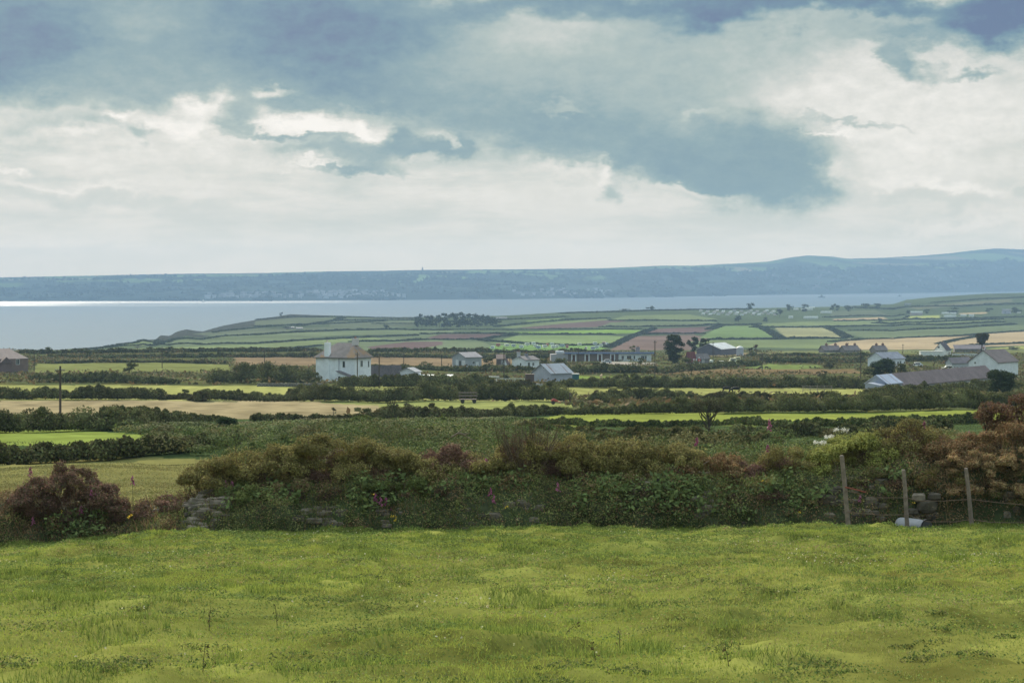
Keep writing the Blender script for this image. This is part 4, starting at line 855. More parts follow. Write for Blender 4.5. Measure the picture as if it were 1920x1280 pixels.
# far hedges, on the other side of the valley
FH = 'thin dark hedges between the far fields'
FHL = [
 ([(150, 656), (220, 650), (300, 646), (400, 645), (480, 645), (600, 637), (690, 632), (780, 629)], 3.6, 'wavy far hedge climbing behind the white house from the shore fields'),
 ([(200, 650), (262, 641), (300, 637)], 2.6, 'short far hedge on the shore tip of the left fields'), ([(295, 645), (330, 636), (420, 630), (480, 628)], 3, 'far hedge at the foot of the dark headland'),
 ([(480, 628), (560, 623), (640, 619), (720, 618), (850, 619)], 3.4, 'far hedge just below the headland hill up to the wood'), ([(400, 624), (500, 613), (640, 606), (720, 602)], 2.4, 'far hedge across the headland hill'),
 ([(480, 612), (560, 611), (630, 601), (640, 596)], 2.2, 'short far hedge turning up to the hill top'), ([(640, 601), (720, 600), (780, 600)], 2.2, 'far hedge running to the left end of the wood'),
 ([(700, 607), (780, 607)], 2.2, 'short low far hedge left of the wood'), ([(790, 627), (860, 625), (950, 626), (1040, 627), (1150, 627)], 3.4, 'far hedge below the wood above the purple field'),
 ([(780, 637), (860, 637), (900, 637), (930, 632), (965, 628)], 3.6, 'far hedge below the purple ploughed field left of centre'), ([(660, 641), (740, 640), (800, 637)], 4, 'far hedge right behind the roof of the white house'),
 ([(900, 638), (930, 641), (1000, 645), (1080, 648), (1150, 646)], 4, 'dark far hedge behind the row of caravans'), ([(820, 618), (900, 618), (960, 619), (1060, 617), (1200, 617)], 2, 'far hedge under the long thin bright field'),
 ([(930, 613), (1000, 605), (1080, 599), (1140, 597)], 2.4, 'far hedge slanting up over the brown field'), ([(1140, 601), (1240, 601), (1340, 602)], 3, 'far hedge between the two green fields below the skyline'),
 ([(1125, 613), (1200, 613), (1300, 611), (1350, 608)], 3, 'far hedge under the second green field'), ([(1140, 652), (1160, 643), (1180, 633), (1210, 622), (1225, 617)], 4, 'far hedge running uphill left of the big mauve ploughed field'),
 ([(1190, 628), (1250, 626), (1320, 626)], 3.4, 'far hedge on top of the big mauve ploughed field'), ([(1330, 637), (1420, 636), (1500, 635), (1580, 635)], 4.4, 'dark far hedge above the pale roofed barn'),
 ([(1330, 618), (1352, 610), (1400, 609), (1425, 608)], 3, 'far hedge on top of the brightest green field'), ([(1418, 611), (1440, 620), (1462, 633)], 3, 'far hedge down the left side of the olive square field'),
 ([(1410, 614), (1500, 614), (1550, 613), (1640, 611), (1760, 609), (1880, 604)], 3.2, 'long far hedge under the long green strip'), ([(1548, 613), (1570, 622), (1590, 633)], 4, 'far hedge down the right side of the olive square field'),
 ([(1600, 620), (1700, 619), (1800, 615), (1900, 608)], 3.2, 'far hedge above the wide green field at the right'), ([(1560, 641), (1620, 636), (1700, 633), (1800, 630), (1850, 625), (1930, 620), (2100, 614)], 2.6, 'far hedge on top of the big tan field'),
 ([(1800, 651), (1850, 646), (1930, 644), (2050, 640)], 4, 'far hedge between the tan field and the yellow field'), ([(1570, 602), (1660, 601), (1740, 599), (1840, 597), (1930, 594)], 3, 'far hedge on top of the long green strip'),
 ([(1640, 606), (1720, 605), (1800, 602), (1880, 599)], 3.4, 'bushy far hedge inside the long green strip'), ([(1760, 645), (1790, 638), (1830, 631)], 3, 'far hedge slanting down across the tan field'),
 ([(1050, 588), (1150, 585), (1300, 581), (1400, 580)], 2.6, 'skyline hedge above the green fields right of centre'), ([(1550, 595), (1620, 592), (1700, 590)], 2.4, 'far hedge behind the narrow tan strip'),
 ([(480, 600), (560, 594), (660, 594), (780, 597)], 1.8, 'thin hedge near the top of the headland hill'), ([(1600, 577), (1700, 576), (1800, 575), (1920, 570)], 3.4, 'dark tree lined hedge at the foot of the right hand hill'),
 ([(1750, 568), (1830, 562), (1920, 558)], 2, 'thin hedge on the right hand hill'), ([(940, 600), (1000, 597), (1060, 594)], 2.6, 'far hedge right of the wood'), ([(480, 655), (560, 652), (600, 648)], 3, 'far hedge left of the white house'),
]
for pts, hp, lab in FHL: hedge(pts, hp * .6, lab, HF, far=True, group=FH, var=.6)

# ---------------------------------------------------------------- trees and single bushes
def tree(px, base, top, wpx, label, pal=HG, far=False, d=None, trunk=.3, name='tree', cat='tree', group=None, shape='round', dens=1.0, mat_='farleaf', lean=0.0, leafmin=.10):
    p = G(px, base, far=far) if d is None else at(px, base, d)
    if d is not None: p.z = GZ(p.x, p.y)
    zt = EYE - (top - HY) / F * p.y; H = max(zt - p.z, .6); w = wpx / F * p.y
    e = empty(name, p, 0, label, cat, group); leaf = max(leafmin, 1.4 / 2240 * p.y)
    th = H * trunk; tr_ = max(.02, H * .028); mb = MB()
    top_ = Vector((lean * w, 0, H * .8))
    mb.tube([(0, 0, -.3), (lean * w * .1, 0, th * .5), (lean * w * .4, 0, th), top_], [tr_ * 1.5, tr_ * 1.1, tr_, tr_ * .3], (.07, .055, .04), 7)
    lf = Leaves(); k = int(9 * dens) if H * 2240 / p.y < 14 else int(26 * dens)
    for q in range(k):
        a = U(0, 6.28); f = U(0, 1); u = th + (H - th) * (f ** .8); rad = {'round': math.sin(math.pi * (.12 + .8 * f)) ** .6, 'cone': 1.05 - .8 * f, 'flat': .55 + .5 * f}[shape] * w / 2
        rr = rad * math.sqrt(U(.1, 1)) * .72; c = np.array([math.cos(a) * rr + lean * w * (.3 + .7 * f), math.sin(a) * rr, min(u, H * .88)])
        r_ = np.array([U(.22, .36), U(.22, .36), U(.16, .26)]) * np.array([w, w, min(w, H * 1.1)]) * .62 * (1 if k < 12 else .8)
        n = int(np.clip(3.2 * r_[0] * r_[2] * 4 / (leaf * leaf * .6), 8, 500 if leafmin == .1 else 1600)); lf.lump(c, r_, n, leaf, pal, .7, core=leafmin == .1, jn=.9, shell=(.7, 1.3), low=-.8)
        if k > 12 and q < 9: mb.tube([(0, 0, th * U(.6, 1)), Vector(c) * .6 + Vector((0, 0, th * .2)), Vector(c)], [tr_ * .6, tr_ * .4, tr_ * .15], (.07, .055, .04), 5)
    mb.build('trunk', 'wood', e); lf.build('crown', mat_, e); return e
tree(1264, 680, 627, 44, 'tallest dark dense tree standing by the end of the long chalet building', [(.05, .06, .03), (.065, .075, .035), (.04, .05, .028)], trunk=.04, dens=1.8)
tree(1300, 662, 631, 28, 'bluish round tree behind the tallest dark tree', HF, trunk=.1, group='trees behind the tallest dark tree'); tree(1322, 662, 634, 26, 'bluish tree just left of the pale roofed barn', HF, trunk=.1, group='trees behind the tallest dark tree')
tree(1841, 662, 624, 34, 'spreading tree with a bare trunk behind the white gabled farmhouse', [(.075, .06, .04), (.06, .065, .035)], trunk=.45, shape='flat', dens=1.6)
tree(247, 704, 680, 30, 'round dark bush in the scrub below the olive field', trunk=.0, name='bush', cat='bush'); tree(91, 664, 651, 17, 'round dark bush on the skyline right of the brick house', trunk=.1, name='bush', cat='bush')
tree(345, 751, 729, 24, 'round dark bush standing in the gap of the hedge', trunk=.12, name='bush', cat='bush', dens=1.4); tree(380, 752, 732, 26, 'round bush at the left end of the low hedge', HB, trunk=.05, name='bush', cat='bush')
tree(427, 812, 782, 46, 'round dark bush alone in the green bracken', [(.05, .075, .035), (.065, .085, .04)], trunk=.02, name='bush', cat='bush', dens=2)
tree(505, 718, 682, 40, 'dark bush nearest the white house on its left', trunk=.02, name='bush', cat='bush', group='bushes left of the white house'); tree(455, 718, 684, 54, 'broad olive bush further left of the white house', HG + HB, trunk=.02, name='bush', cat='bush', group='bushes left of the white house')
tree(548, 716, 684, 34, 'dark bush between the white house and its left hand bushes', trunk=.02, name='bush', cat='bush', group='bushes left of the white house')
tree(800, 690, 677, 34, 'flat dark bush in the brown field behind the white flat roof', trunk=.0, name='bush', cat='bush', dens=1.5); tree(764, 690, 683, 14, 'small dark bush behind the white shed', trunk=.0, name='bush', cat='bush')
tree(918, 691, 670, 30, 'big round dark bush right of the grey bungalow', trunk=.0, name='bush', cat='bush', dens=1.6, d=700); tree(906, 661, 650, 24, 'dark bush on the skyline behind the grey bungalow', trunk=.0, name='bush', cat='bush')
tree(951, 712, 689, 22, 'dark bush behind the white field rails', trunk=.0, name='bush', cat='bush', group='bushes round the grey barn'); tree(1018, 690, 672, 22, 'dark bush against the right end of the white cottage', trunk=.0, name='bush', cat='bush', group='bushes round the grey barn')
tree(1053, 690, 671, 30, 'dark bush behind the ridge of the grey barn', trunk=.0, name='bush', cat='bush', d=700, group='bushes round the grey barn'); tree(1117, 688, 676, 26, 'flat dark bush before the middle of the chalet building', trunk=.0, name='bush', cat='bush')
tree(1202, 684, 671, 18, 'round bush before the white end of the chalet building', trunk=.0, name='bush', cat='bush'); tree(1186, 661, 648, 16, 'dark bush behind the chimney of the chalet building', trunk=.0, name='bush', cat='bush', d=1000)
tree(1556, 692, 672, 34, 'round dark bush in the orange scrub left of the barn', trunk=.0, name='bush', cat='bush', dens=1.5); tree(1541, 709, 694, 24, 'smaller dark bush below the round one in the scrub', HB, trunk=.0, name='bush', cat='bush')
tree(1655, 712, 672, 52, 'large dark bush behind the corrugated end of the long barn', [(.045, .06, .03), (.06, .08, .035)], trunk=.02, name='bush', cat='bush', dens=1.8, group='bushes behind the long barn'); tree(1632, 712, 690, 34, 'dark bush beside the pole behind the corrugated lean-to', trunk=.02, name='bush', cat='bush', group='bushes behind the long barn')
tree(1690, 703, 680, 26, 'yellowish bush behind the ridge of the long barn', [(.12, .12, .05)], trunk=.02, name='bush', cat='bush', d=545, group='bushes behind the long barn')
tree(1900, 655, 648, 26, 'small round bush in the yellow field at the right edge', trunk=.0, name='bush', cat='bush', d=1500); tree(1292, 690, 671, 40, 'green bush at the foot of the tallest dark tree', trunk=.0, name='bush', cat='bush')
tree(1408, 671, 650, 10, 'small thin tree right of the silo', HF, trunk=.4); tree(1418, 668, 645, 12, 'reddish small tree right of the silo', [(.12, .07, .05)], trunk=.45)
tree(685, 783, 766, 24, 'rounded dark bush at the front corner of the straw field', trunk=.02, name='bush', cat='bush')
tree(765, 775, 756, 20, 'flat topped brown shrub on the edge of the straw field', HB, trunk=.55, shape='flat', name='shrub', cat='shrub', group='two brown shrubs on the edge of the straw field'); tree(805, 775, 756, 22, 'second flat topped brown shrub on the edge of the straw field', HB, trunk=.55, shape='flat', name='shrub', cat='shrub', group='two brown shrubs on the edge of the straw field')
tree(625, 784, 763, 14, 'thin bare brown shrub on the edge of the straw field', HB, trunk=.5, name='shrub', cat='shrub', dens=.6)
# windswept thorn, the bushy thorn at the right end and the conifer by the farmhouse
p = G(1328, 798); p = at(1328, 790, 150); p.z = GZ(p.x, p.y); e = empty('thorn_tree', p, 0, 'windswept thorn tree with a dark flat crown in front of the bright green field', 'tree')
k_ = 150 / F; H_ = EYE - (746 - HY) * k_ - p.z; m_ = MB(); m_.tube([(0, 0, -.3), (.05, 0, H_ * .3), (-.1, 0, H_ * .6), (.1, 0, H_ * .85)], [.09, .07, .05, .02], (.07, .055, .04), 7)
lf = Leaves()
for q in range(15):
    cx_ = U(-.95, 1.0); c_ = Vector((cx_, U(-.4, .4), H_ * (.80 + U(-.08, .14) - abs(cx_) * .08))); b_ = Vector((cx_ * .12, 0, H_ * U(.15, .5)))
    m_.tube([b_, b_.lerp(c_, .5) + Vector((U(-.15, .15), 0, -.12)), c_], [.04, .028, .01], (.08, .06, .045), 5)
    lf.lump(c_, (U(.2, .42), .3, U(.1, .2)), 120, .085, [(.06, .065, .035), (.08, .08, .04), (.09, .07, .045)], .6, core=False, jn=1.1, shell=(.3, 1.3), low=-.9)
for q in range(8): lf.lump((U(-.6, .3), U(-.3, .3), U(.1, .5)), (.25, .3, .2), 70, .085, [(.10, .075, .05), (.08, .07, .04)], .6, core=False, jn=1.1, shell=(.3, 1.3), low=-.9)
m_.build('trunk', 'wood', e); lf.build('crown', 'leaf', e)
tree(1876, 740, 695, 64, 'dark bushy tree in front of the white gabled farmhouse', [(.05, .065, .035), (.065, .08, .04)], trunk=.1, dens=2, d=330)
for (x_, t_, w_, dd, lab) in [(1870, 742, 90, 58, 'rusty brown thorn bush with bare stems at the right end of the bank'), (1925, 722, 80, 57, 'rusty brown thorn bush cut off by the right edge above the bank')]:
    tree(x_, 905, t_, w_, lab, RUST + DEAD, trunk=.35, dens=2.0, d=dd, leafmin=.05, mat_='leaf', name='thorn_bush', cat='bush', group='rusty thorn bushes behind the right end of the bank')
# the wood and scattered far trees
WOOD = [(787, 589, 15), (801, 592, 10), (812, 590, 11), (822, 591, 10), (833, 587, 13), (842, 590, 9), (852, 587, 14), (866, 585, 12), (877, 588, 11), (890, 588, 13), (902, 590, 12), (912, 592, 12), (925, 592, 10)]
for i_, (x_, t_, w_) in enumerate(WOOD):
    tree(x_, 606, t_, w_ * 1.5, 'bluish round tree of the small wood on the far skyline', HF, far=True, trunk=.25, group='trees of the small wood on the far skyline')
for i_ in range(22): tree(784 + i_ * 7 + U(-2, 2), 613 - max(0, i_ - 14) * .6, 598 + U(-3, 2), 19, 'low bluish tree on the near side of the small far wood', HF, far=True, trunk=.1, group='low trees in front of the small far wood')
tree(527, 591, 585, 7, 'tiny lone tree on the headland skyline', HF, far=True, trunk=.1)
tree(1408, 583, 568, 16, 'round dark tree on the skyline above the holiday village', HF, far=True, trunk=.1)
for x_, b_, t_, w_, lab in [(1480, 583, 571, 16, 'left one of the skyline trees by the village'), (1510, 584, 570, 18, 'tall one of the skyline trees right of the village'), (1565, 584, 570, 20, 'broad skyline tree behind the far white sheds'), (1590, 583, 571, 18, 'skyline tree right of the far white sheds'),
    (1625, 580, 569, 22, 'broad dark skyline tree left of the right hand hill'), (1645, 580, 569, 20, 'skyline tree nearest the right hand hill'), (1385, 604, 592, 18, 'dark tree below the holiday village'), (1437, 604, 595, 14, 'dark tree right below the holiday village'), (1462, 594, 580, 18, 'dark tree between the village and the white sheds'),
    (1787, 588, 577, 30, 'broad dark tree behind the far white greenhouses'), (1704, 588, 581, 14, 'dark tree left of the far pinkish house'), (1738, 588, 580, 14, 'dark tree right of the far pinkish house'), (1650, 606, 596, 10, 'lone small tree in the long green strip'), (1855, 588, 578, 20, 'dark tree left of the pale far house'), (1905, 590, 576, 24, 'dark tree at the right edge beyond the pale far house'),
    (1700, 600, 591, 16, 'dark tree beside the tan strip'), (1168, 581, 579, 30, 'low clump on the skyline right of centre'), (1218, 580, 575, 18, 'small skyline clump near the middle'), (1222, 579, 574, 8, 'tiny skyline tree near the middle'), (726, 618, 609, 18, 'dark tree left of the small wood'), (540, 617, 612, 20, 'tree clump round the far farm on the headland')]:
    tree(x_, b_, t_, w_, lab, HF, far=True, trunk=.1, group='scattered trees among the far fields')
# ---------------------------------------------------------------- buildings
def fr(px, base, d=None, far=False):
    p = G(px, base, far=far) if d is None else at(px, base, d)
    if d is not None: p.z = GZ(p.x, p.y)
    return p
def window(par, face, u, z, w, h, W=0, frame=(.72, .72, .7), glass=(.04, .045, .05), sill=True):
    """face 'side' lies at y=0 looking to -y, face 'gable' at x=0 looking to -x"""
    def bx(mb, u0, u1, o0, o1, z0, z1, c):
        if face == 'side': mb.box(u0, u1, -o1, -o0, z0, z1, c)
        else: mb.box(-o1, -o0, u0, u1, z0, z1, c)
    f = MB(); t = .09
    for a in ((u - w / 2 - t, u - w / 2, z - t, z + h + t), (u + w / 2, u + w / 2 + t, z - t, z + h + t), (u - w / 2, u + w / 2, z - t, z), (u - w / 2, u + w / 2, z + h, z + h + t)):
        bx(f, a[0], a[1], -.02, .05, a[2], a[3], frame)
    if w > .6: bx(f, u - .03, u + .03, .012, .04, z, z + h, frame)
    wo_ = f.build('window', 'paint', par); g = MB(); bx(g, u - w / 2, u + w / 2, -.01, .008, z, z + h, glass); g.build('pane', 'glass', wo_)
def door(par, face, u, w, h, col, z=0.0, frame=(.7, .7, .68)):
    m = MB()
    if face == 'side': m.box(u - w / 2, u + w / 2, -.04, .02, z, z + h, col); m.box(u + w / 2, u + w / 2 + .1, -.06, .02, z, z + h + .1, frame); m.box(u - w / 2 - .1, u - w / 2, -.06, .02, z, z + h + .1, frame)
    else: m.box(-.04, .02, u - w / 2, u + w / 2, z, z + h, col)
    m.build('door', 'wood', par)
def chimney(par, x, y, z0, h, w, col, pots=2):
    m = MB(); m.box(x - w / 2, x + w / 2, y - w * .4, y + w * .4, z0, z0 + h, col); m.box(x - w / 2 - .06, x + w / 2 + .06, y - w * .4 - .06, y + w * .4 + .06, z0 + h - .2, z0 + h - .05, col)
    c = m.build('chimney', 'wall', par); pm = MB()
    for i in range(pots): pm.tube([(x + (i - (pots - 1) / 2) * .4, y, z0 + h - .02), (x + (i - (pots - 1) / 2) * .4, y, z0 + h + .4)], [.12, .1], (.25, .12, .08), 8)
    pm.build('chimney_pot', 'wall', c)
def house(label, pl, pc, pr, base, eave, ridge, th, wallc, roofc, roofm='slate', d=None, far=False, name='house', cat='house', group=None, wins=(), doors=(), chims=(), over=.3, wallm='wall', zoff=.5):
    p = fr(pc, base, d, far); s = F / p.y; t = R(th)
    ur = (pr - 960) / F; ul = (pl - 960) / F; c_, s_ = math.cos(t), math.sin(t)
    L = (ur * p.y - p.x) / (c_ - ur * s_); Wd = (p.x - ul * p.y) / (s_ + ul * c_)
    ze = EYE - (eave - HY) / s - p.z; zr = EYE - (ridge - HY) / s * (1 + Wd / 2 * math.cos(t) / p.y) - p.z
    e = empty(name, p, t, label, cat, group)
    m = MB(); m.prism([(0, -zoff), (Wd, -zoff), (Wd, ze), (Wd / 2, zr), (0, ze)], 0, L, wallc); m.build('wall', wallm, e)
    m = MB(); k = (zr - ze) / (Wd / 2); th_ = .12
    for sgn in (0, 1):
        y0, y1 = (-over, Wd / 2) if sgn == 0 else (Wd / 2, Wd + over); za, zb = (ze - over * k + .03, zr + .03) if sgn == 0 else (zr + .03, ze - over * k + .03)
        m.prism([(y0, za), (y1, zb), (y1, zb + th_), (y0, za + th_)], -over, L + over, roofc)
    rf = m.build('roof', roofm, e)
    for x, y, h, w, col in chims: chimney(rf, x * L, y * Wd, zr - .3, h + .3, w, col)
    for w_ in wins: window(e, *w_)
    for d_ in doors: door(e, *d_)
    return e, L, Wd, ze, zr
WH = (.74, .76, .80); GRY = (.40, .42, .48); SL = (.17, .155, .17); DG = (.05, .05, .06)
# grey gabled barn
e, L_, W_, ze, zr = house('pale grey barn with a ribbed grey roof and gable to the left', 998, 1033, 1073, 716, 700, 683, 38, (.42, .43, .50), (.36, .38, .44), 'corr', name='barn', cat='barn', wins=[('gable', 2.6, 3.0, .35, .35)])
m = MB(); m.box(0, 1.5, 0, 1.5, 0, 1.9, (.04, .13, .16)); m.box(-.08, 1.58, -.08, 1.58, 1.9, 2.05, (.7, .7, .66)); p = fr(1073, 712, 500)
o = m.build('oil_tank', 'paint'); o.location = p; tag(o, 'dark teal tank with a white lid at the right end of the grey barn', 'tank')
m = MB(); m.box(0, 2.0, 0, 1.6, 0, 1.8, (.13, .085, .075)); m.box(-.1, 2.1, -.1, 1.7, 1.8, 1.9, (.16, .11, .1)); o = m.build('lean_to', 'wood'); o.location = fr(985, 716, 510); tag(o, 'brown boarded lean-to against the left side of the grey barn', 'shed')
m = MB(); m.box(0, 2.4, 0, .5, 0, .6, (.42, .43, .48)); m.box(.1, 2.3, .08, .42, .6, .64, (.2, .2, .22)); o = m.build('stone_trough', 'stone'); o.location = fr(996, 721, 465); tag(o, 'low grey trough in front of the grey barn', 'trough')
# white cottage with chimneys
house('small white gabled cottage with dark slate roof right of the round bush', 960, 985, 1011, 689, 675, 668, 40, WH, SL, name='cottage', cat='cottage', d=690, chims=[(.0, .5, 1.4, .9, (.5, .5, .55)), (.55, .5, .9, .9, (.25, .24, .28))],
      wins=[('gable', 2.2, .8, .6, .9), ('side', 3.2, .9, .7, .9)], doors=[('side', 1.4, .8, 1.9, (.1, .1, .1))])
house('tiny brown roofed house whose white gable peeks out left of the cottage', 943, 951, 954, 684, 681, 673, 60, WH, (.14, .09, .09), d=760, doors=[('gable', 2, .8, 1.7, (.3, .3, .3))])
m = MB(); m.prism([(0, 1.9), (3.4, 3.4), (3.4, 3.5), (0, 2.0)], 0, 3.2, (.14, .09, .09)); m.box(.1, 3.1, .3, 3.3, 0, 1.88, (.14, .11, .1)); o = m.build('lean_to', 'slate'); o.location = fr(930, 684, 765); tag(o, 'dark brown lean-to roof between the round bush and the tiny house', 'shed')
# grey bungalow
e, L_, W_, ze, zr = house('pale grey bungalow with shallow roof standing beyond the brown field', 848, 873, 903, 684, 670, 661, 42, (.36, .38, .42), (.36, .33, .36), name='bungalow', cat='bungalow', d=720,
      wins=[('gable', 1.0, .7, 1.4, 1.4, 0, WH, (.7, .7, .72)), ('gable', 4.2, .7, 1.0, 1.5, 0, WH, (.7, .7, .72)), ('side', 5.0, .4, 1.0, 1.1, 0, WH, (.7, .7, .72)), ('side', 3.4, 1.0, .9, .8)], doors=[('gable', 2.7, .9, 2.0, (.08, .07, .06))])
# long low chalet building
p = fr(1033, 678, 830); e = empty('chalet_building', p, R(3), 'long low building with blue edged flat roof and brown stone wall', 'building'); s = F / 830
def X_(px): return (px - 1033) / s
H_ = 3.0; m = MB(); m.box(X_(1065), X_(1160), 0, 6, -.6, H_, (.20, .155, .14)); m.build('stone_wall', 'stone', e)
m = MB(); m.box(0, X_(1064.8), -.3, 6, -.6, H_ - .3, (.36, .35, .37)); m.build('rough_wall', 'wall', e)
m = MB(); m.box(X_(1160.2), X_(1222), -.1, 6, -.6, H_, (.72, .74, .76)); m.build('white_wall', 'wall', e)
m = MB(); m.box(X_(1058), X_(1227), -.7, 6.4, H_ + .01, H_ + .28, (.22, .20, .20)); rf = m.build('roof', 'wall', e)
m = MB(); m.box(X_(1058), X_(1227), -.78, -.702, H_ - .12, H_ + .5, (.18, .24, .42)); m.build('fascia', 'paint', rf)
m = MB(); m.box(X_(1043), X_(1058) - .05, 1, 4, H_ + .1, H_ + .9, (.6, .64, .72)); m.box(X_(1043) + .2, X_(1058) - .3, 1.2, 3.8, H_ - .3, H_ + .1, (.4, .4, .4)); m.build('roof_light', 'paint', rf)
chimney(rf, X_(1198), 3.2, H_, 2.3, 1.5, (.26, .24, .27), 2)
for px_ in (1076, 1101, 1125, 1149):
    x0 = X_(px_); m = MB(); m.box(x0 - .95, x0 - .5, -.12, -.005, 0, H_ - .15, WH); m.box(x0 + .5, x0 + .95, -.12, -.005, 0, H_ - .15, WH); m.box(x0 - .5, x0 + .5, -.12, -.005, H_ - .5, H_ - .15, WH); dr = m.build('door_frame', 'paint', e)
    m = MB(); m.box(x0 - .5, x0 + .5, -.06, -.004, 0, H_ - .5, (.10, .045, .035)); m.build('door', 'wood', dr)
for px_, w_ in ((1168, .8), (1180, 1.6), (1206, 1.2), (1211, .8), (1190, .5)): window(e, 'side', X_(px_), .9, w_, 1.2, 0, WH, (.06, .055, .06))
for c in e.children:
    if c.name.startswith('window'): c.location.y = -.1
# white house at the centre left
d0 = 495; s = F / d0; p = at(665, 717, d0); p.z = GZ(p.x, p.y); th = R(64); e = empty('white_house', p, th, 'tall white two storey house with stained hipped roof and two chimneys', 'house')
Wd = (665 - 589) / s / math.sin(th); Ln = 27 / s / math.cos(th); ze = EYE - (671 - HY) / s - p.z; zr = EYE - (643 - HY) / s * (1 + .006) - p.z
m = MB(); m.box(0, Ln, 0, Wd, -.8, ze, (.84, .87, .92)); m.build('wall', 'wall', e)
m = MB(); o_ = .45; A = [(-o_, -o_, ze), (Ln + o_, -o_, ze), (Ln + o_, Wd + o_, ze), (-o_, Wd + o_, ze)]; r0, r1 = (Ln / 2, 2.2, zr), (Ln / 2, Wd - 3.4, zr)
RC = (.235, .195, .19); UPV = [Vector((0, 0, .02))] * 6
m.add([*[(a[0], a[1], a[2] + .02) for a in A], r0, r1], [(3, 2, 1, 0), (0, 1, 4), (1, 2, 5, 4), (2, 3, 5), (3, 0, 4, 5)], RC)
def x_lichen(t, tcn, c):
    y = node(t, 'ShaderNodeSeparateXYZ', {0: tcn}).outputs[1]; z = node(t, 'ShaderNodeTexNoise', {'Vector': tcn, 'Scale': .6, 'Detail': 5.0}).outputs['Fac']
    a = node(t, 'ShaderNodeMath', {0: y, 1: z}, operation='MULTIPLY_ADD'); t.links.new(z, a.inputs[2]); a.inputs[1].default_value = 1.0
    w = node(t, 'ShaderNodeMath', {0: node(t, 'ShaderNodeMath', {0: a.outputs[0], 1: 1.45}, operation='MULTIPLY').outputs[0]}, operation='SINE').outputs[0]
    f = node(t, 'ShaderNodeMapRange', {0: w, 1: .45, 2: .85, 3: 0.0, 4: .7}).outputs[0]
    zz = node(t, 'ShaderNodeMapRange', {0: z, 1: .38, 2: .55}).outputs[0]; f = node(t, 'ShaderNodeMath', {0: f, 1: zz}, operation='MULTIPLY').outputs[0]
    return node(t, 'ShaderNodeMix', {0: f, 6: c, 7: (.34, .19, .07, 1)}, data_type='RGBA').outputs[2], None
M['lichen'] = mat('lichen_slate_roof', .8, (.2, .8), extra=x_lichen)
rf = m.build('roof', 'lichen', e); m = MB()
for a, b in zip(A, A[1:] + A[:1]):
    a = Vector(a); b = Vector(b); m.tube([a + Vector((0, 0, -.06)), b + Vector((0, 0, -.06))], .09, (.09, .08, .08), 6)
m.build('gutter', 'paint', e)
# tall chimney breast rising up the front face, second stack on the ridge
yc = (665 - 611) / s / math.sin(th); m = MB(); m.box(-.16, -.002, yc - .7, yc + .7, -.5, ze - 1.4, (.84, .87, .92)); m.box(-.20, .75, yc - .6, yc + .6, ze - 1.4, zr + .1, (.84, .87, .92)); ch = m.build('chimney_breast', 'wall', e)
m = MB(); m.tube([(.1, yc, zr + .1), (.1, yc, zr + .7)], .15, (.55, .5, .5), 8); m.build('chimney_pot', 'wall', ch)
chimney(rf, Ln / 2, 1.9, zr - .5, 1.5, 1.3, (.55, .52, .54), 2)
yy0 = (665 - 644) / s / math.sin(th); window(e, 'gable', yy0, ze - 2.1, .55, 1.3, 0, (.6, .6, .6)); window(e, 'side', Ln * .42, ze - 2.0, .9, 1.3); window(e, 'side', Ln * .85, ze - 2.2, .5, 1.3)
m = MB(); m.box(-.12, -.002, (665 - 631) / s - .08, (665 - 631) / s + .08, -.3, ze - .1, (.5, .5, .56)); m.build('drain_pipe', 'paint', e)
m = MB(); y0, y1 = .45, 3.4; m.prism([(y0, -.5), (y1, -.5), (y1, 2.3), (y0, 1.3)], -1.9, -.003, (.84, .87, .92)); po = m.build('porch', 'wall', e)
m = MB(); m.prism([(y0 - .3, 1.22), (y1 + .3, 2.42), (y1 + .3, 2.52), (y0 - .3, 1.32)], -2.1, -.004, (.16, .14, .15)); m.build('porch_roof', 'slate', po); m = MB(); m.box(-1.95, -1.903, 2.5, 3.1, -.3, 1.3, (.03, .03, .035)); m.build('doorway', 'wood', po)
p = at(570, 716, 500); p.z = GZ(p.x, p.y); m = MB(); m.box(0, 2.2, 0, .3, -.4, 1.5, (.6, .6, .66)); m.box(-.05, 2.25, -.04, .34, 1.5, 1.58, (.66, .66, .7)); o = m.build('garden_wall', 'wall'); o.location = p; tag(o, 'short white garden wall at the left side of the white house', 'wall')
# long shed, white shed and flat pale roof
house('long low dark roofed shed running right from the white house', 689, 691, 752, 704, 700, 686, 22, (.62, .62, .64), (.15, .125, .135), d=560, name='shed', cat='shed', over=.2)
house('small white shed with pale grey roof at the end of the long low shed', 750, 778, 789, 705, 697, 690, 62, (.68, .70, .76), (.42, .42, .46), d=545, name='shed', cat='shed')
p = fr(788, 706, 545); m = MB(); m.box(0, 8.0, 0, 3, -.3, .5, (.35, .33, .34)); o = e = empty('greenhouse', p, 0, 'low glass like shed with a bright white flat roof in the hedge', 'greenhouse'); m.build('wall', 'wall', e); m = MB(); m.prism([(-.1, .5), (1.5, 1.0), (3.1, .5)], -.1, 8.1, (.88, .87, .82)); m.build('roof', 'metal', e)
for x_, y_, w_, lab in [(889, 706, 1.9, 'short white sheet lying on the hedge right of the white flat roof'), (916, 710, 2.6, 'white plank or trough left of the white field rails')]:
    m = MB(); m.box(0, w_, 0, .5, .15, .38, (.75, .74, .70)); m.box(.1, .25, .1, .4, -.4, .15, (.3, .3, .3)); m.box(w_ - .25, w_ - .1, .1, .4, -.4, .15, (.3, .3, .3)); p = fr(x_, y_, 540); p.z += .5; o = m.build('trough', 'paint'); o.location = p; tag(o, lab, 'trough')
p = fr(930, 718, 500); e = empty('rail_fence', p, 0, 'white painted field rails left of the grey barn', 'fence')
for i in range(4): m = MB(); m.box(i * 2.1, i * 2.1 + .12, 0, .12, -.2, 1.0, WH); m.build('post', 'paint', e)
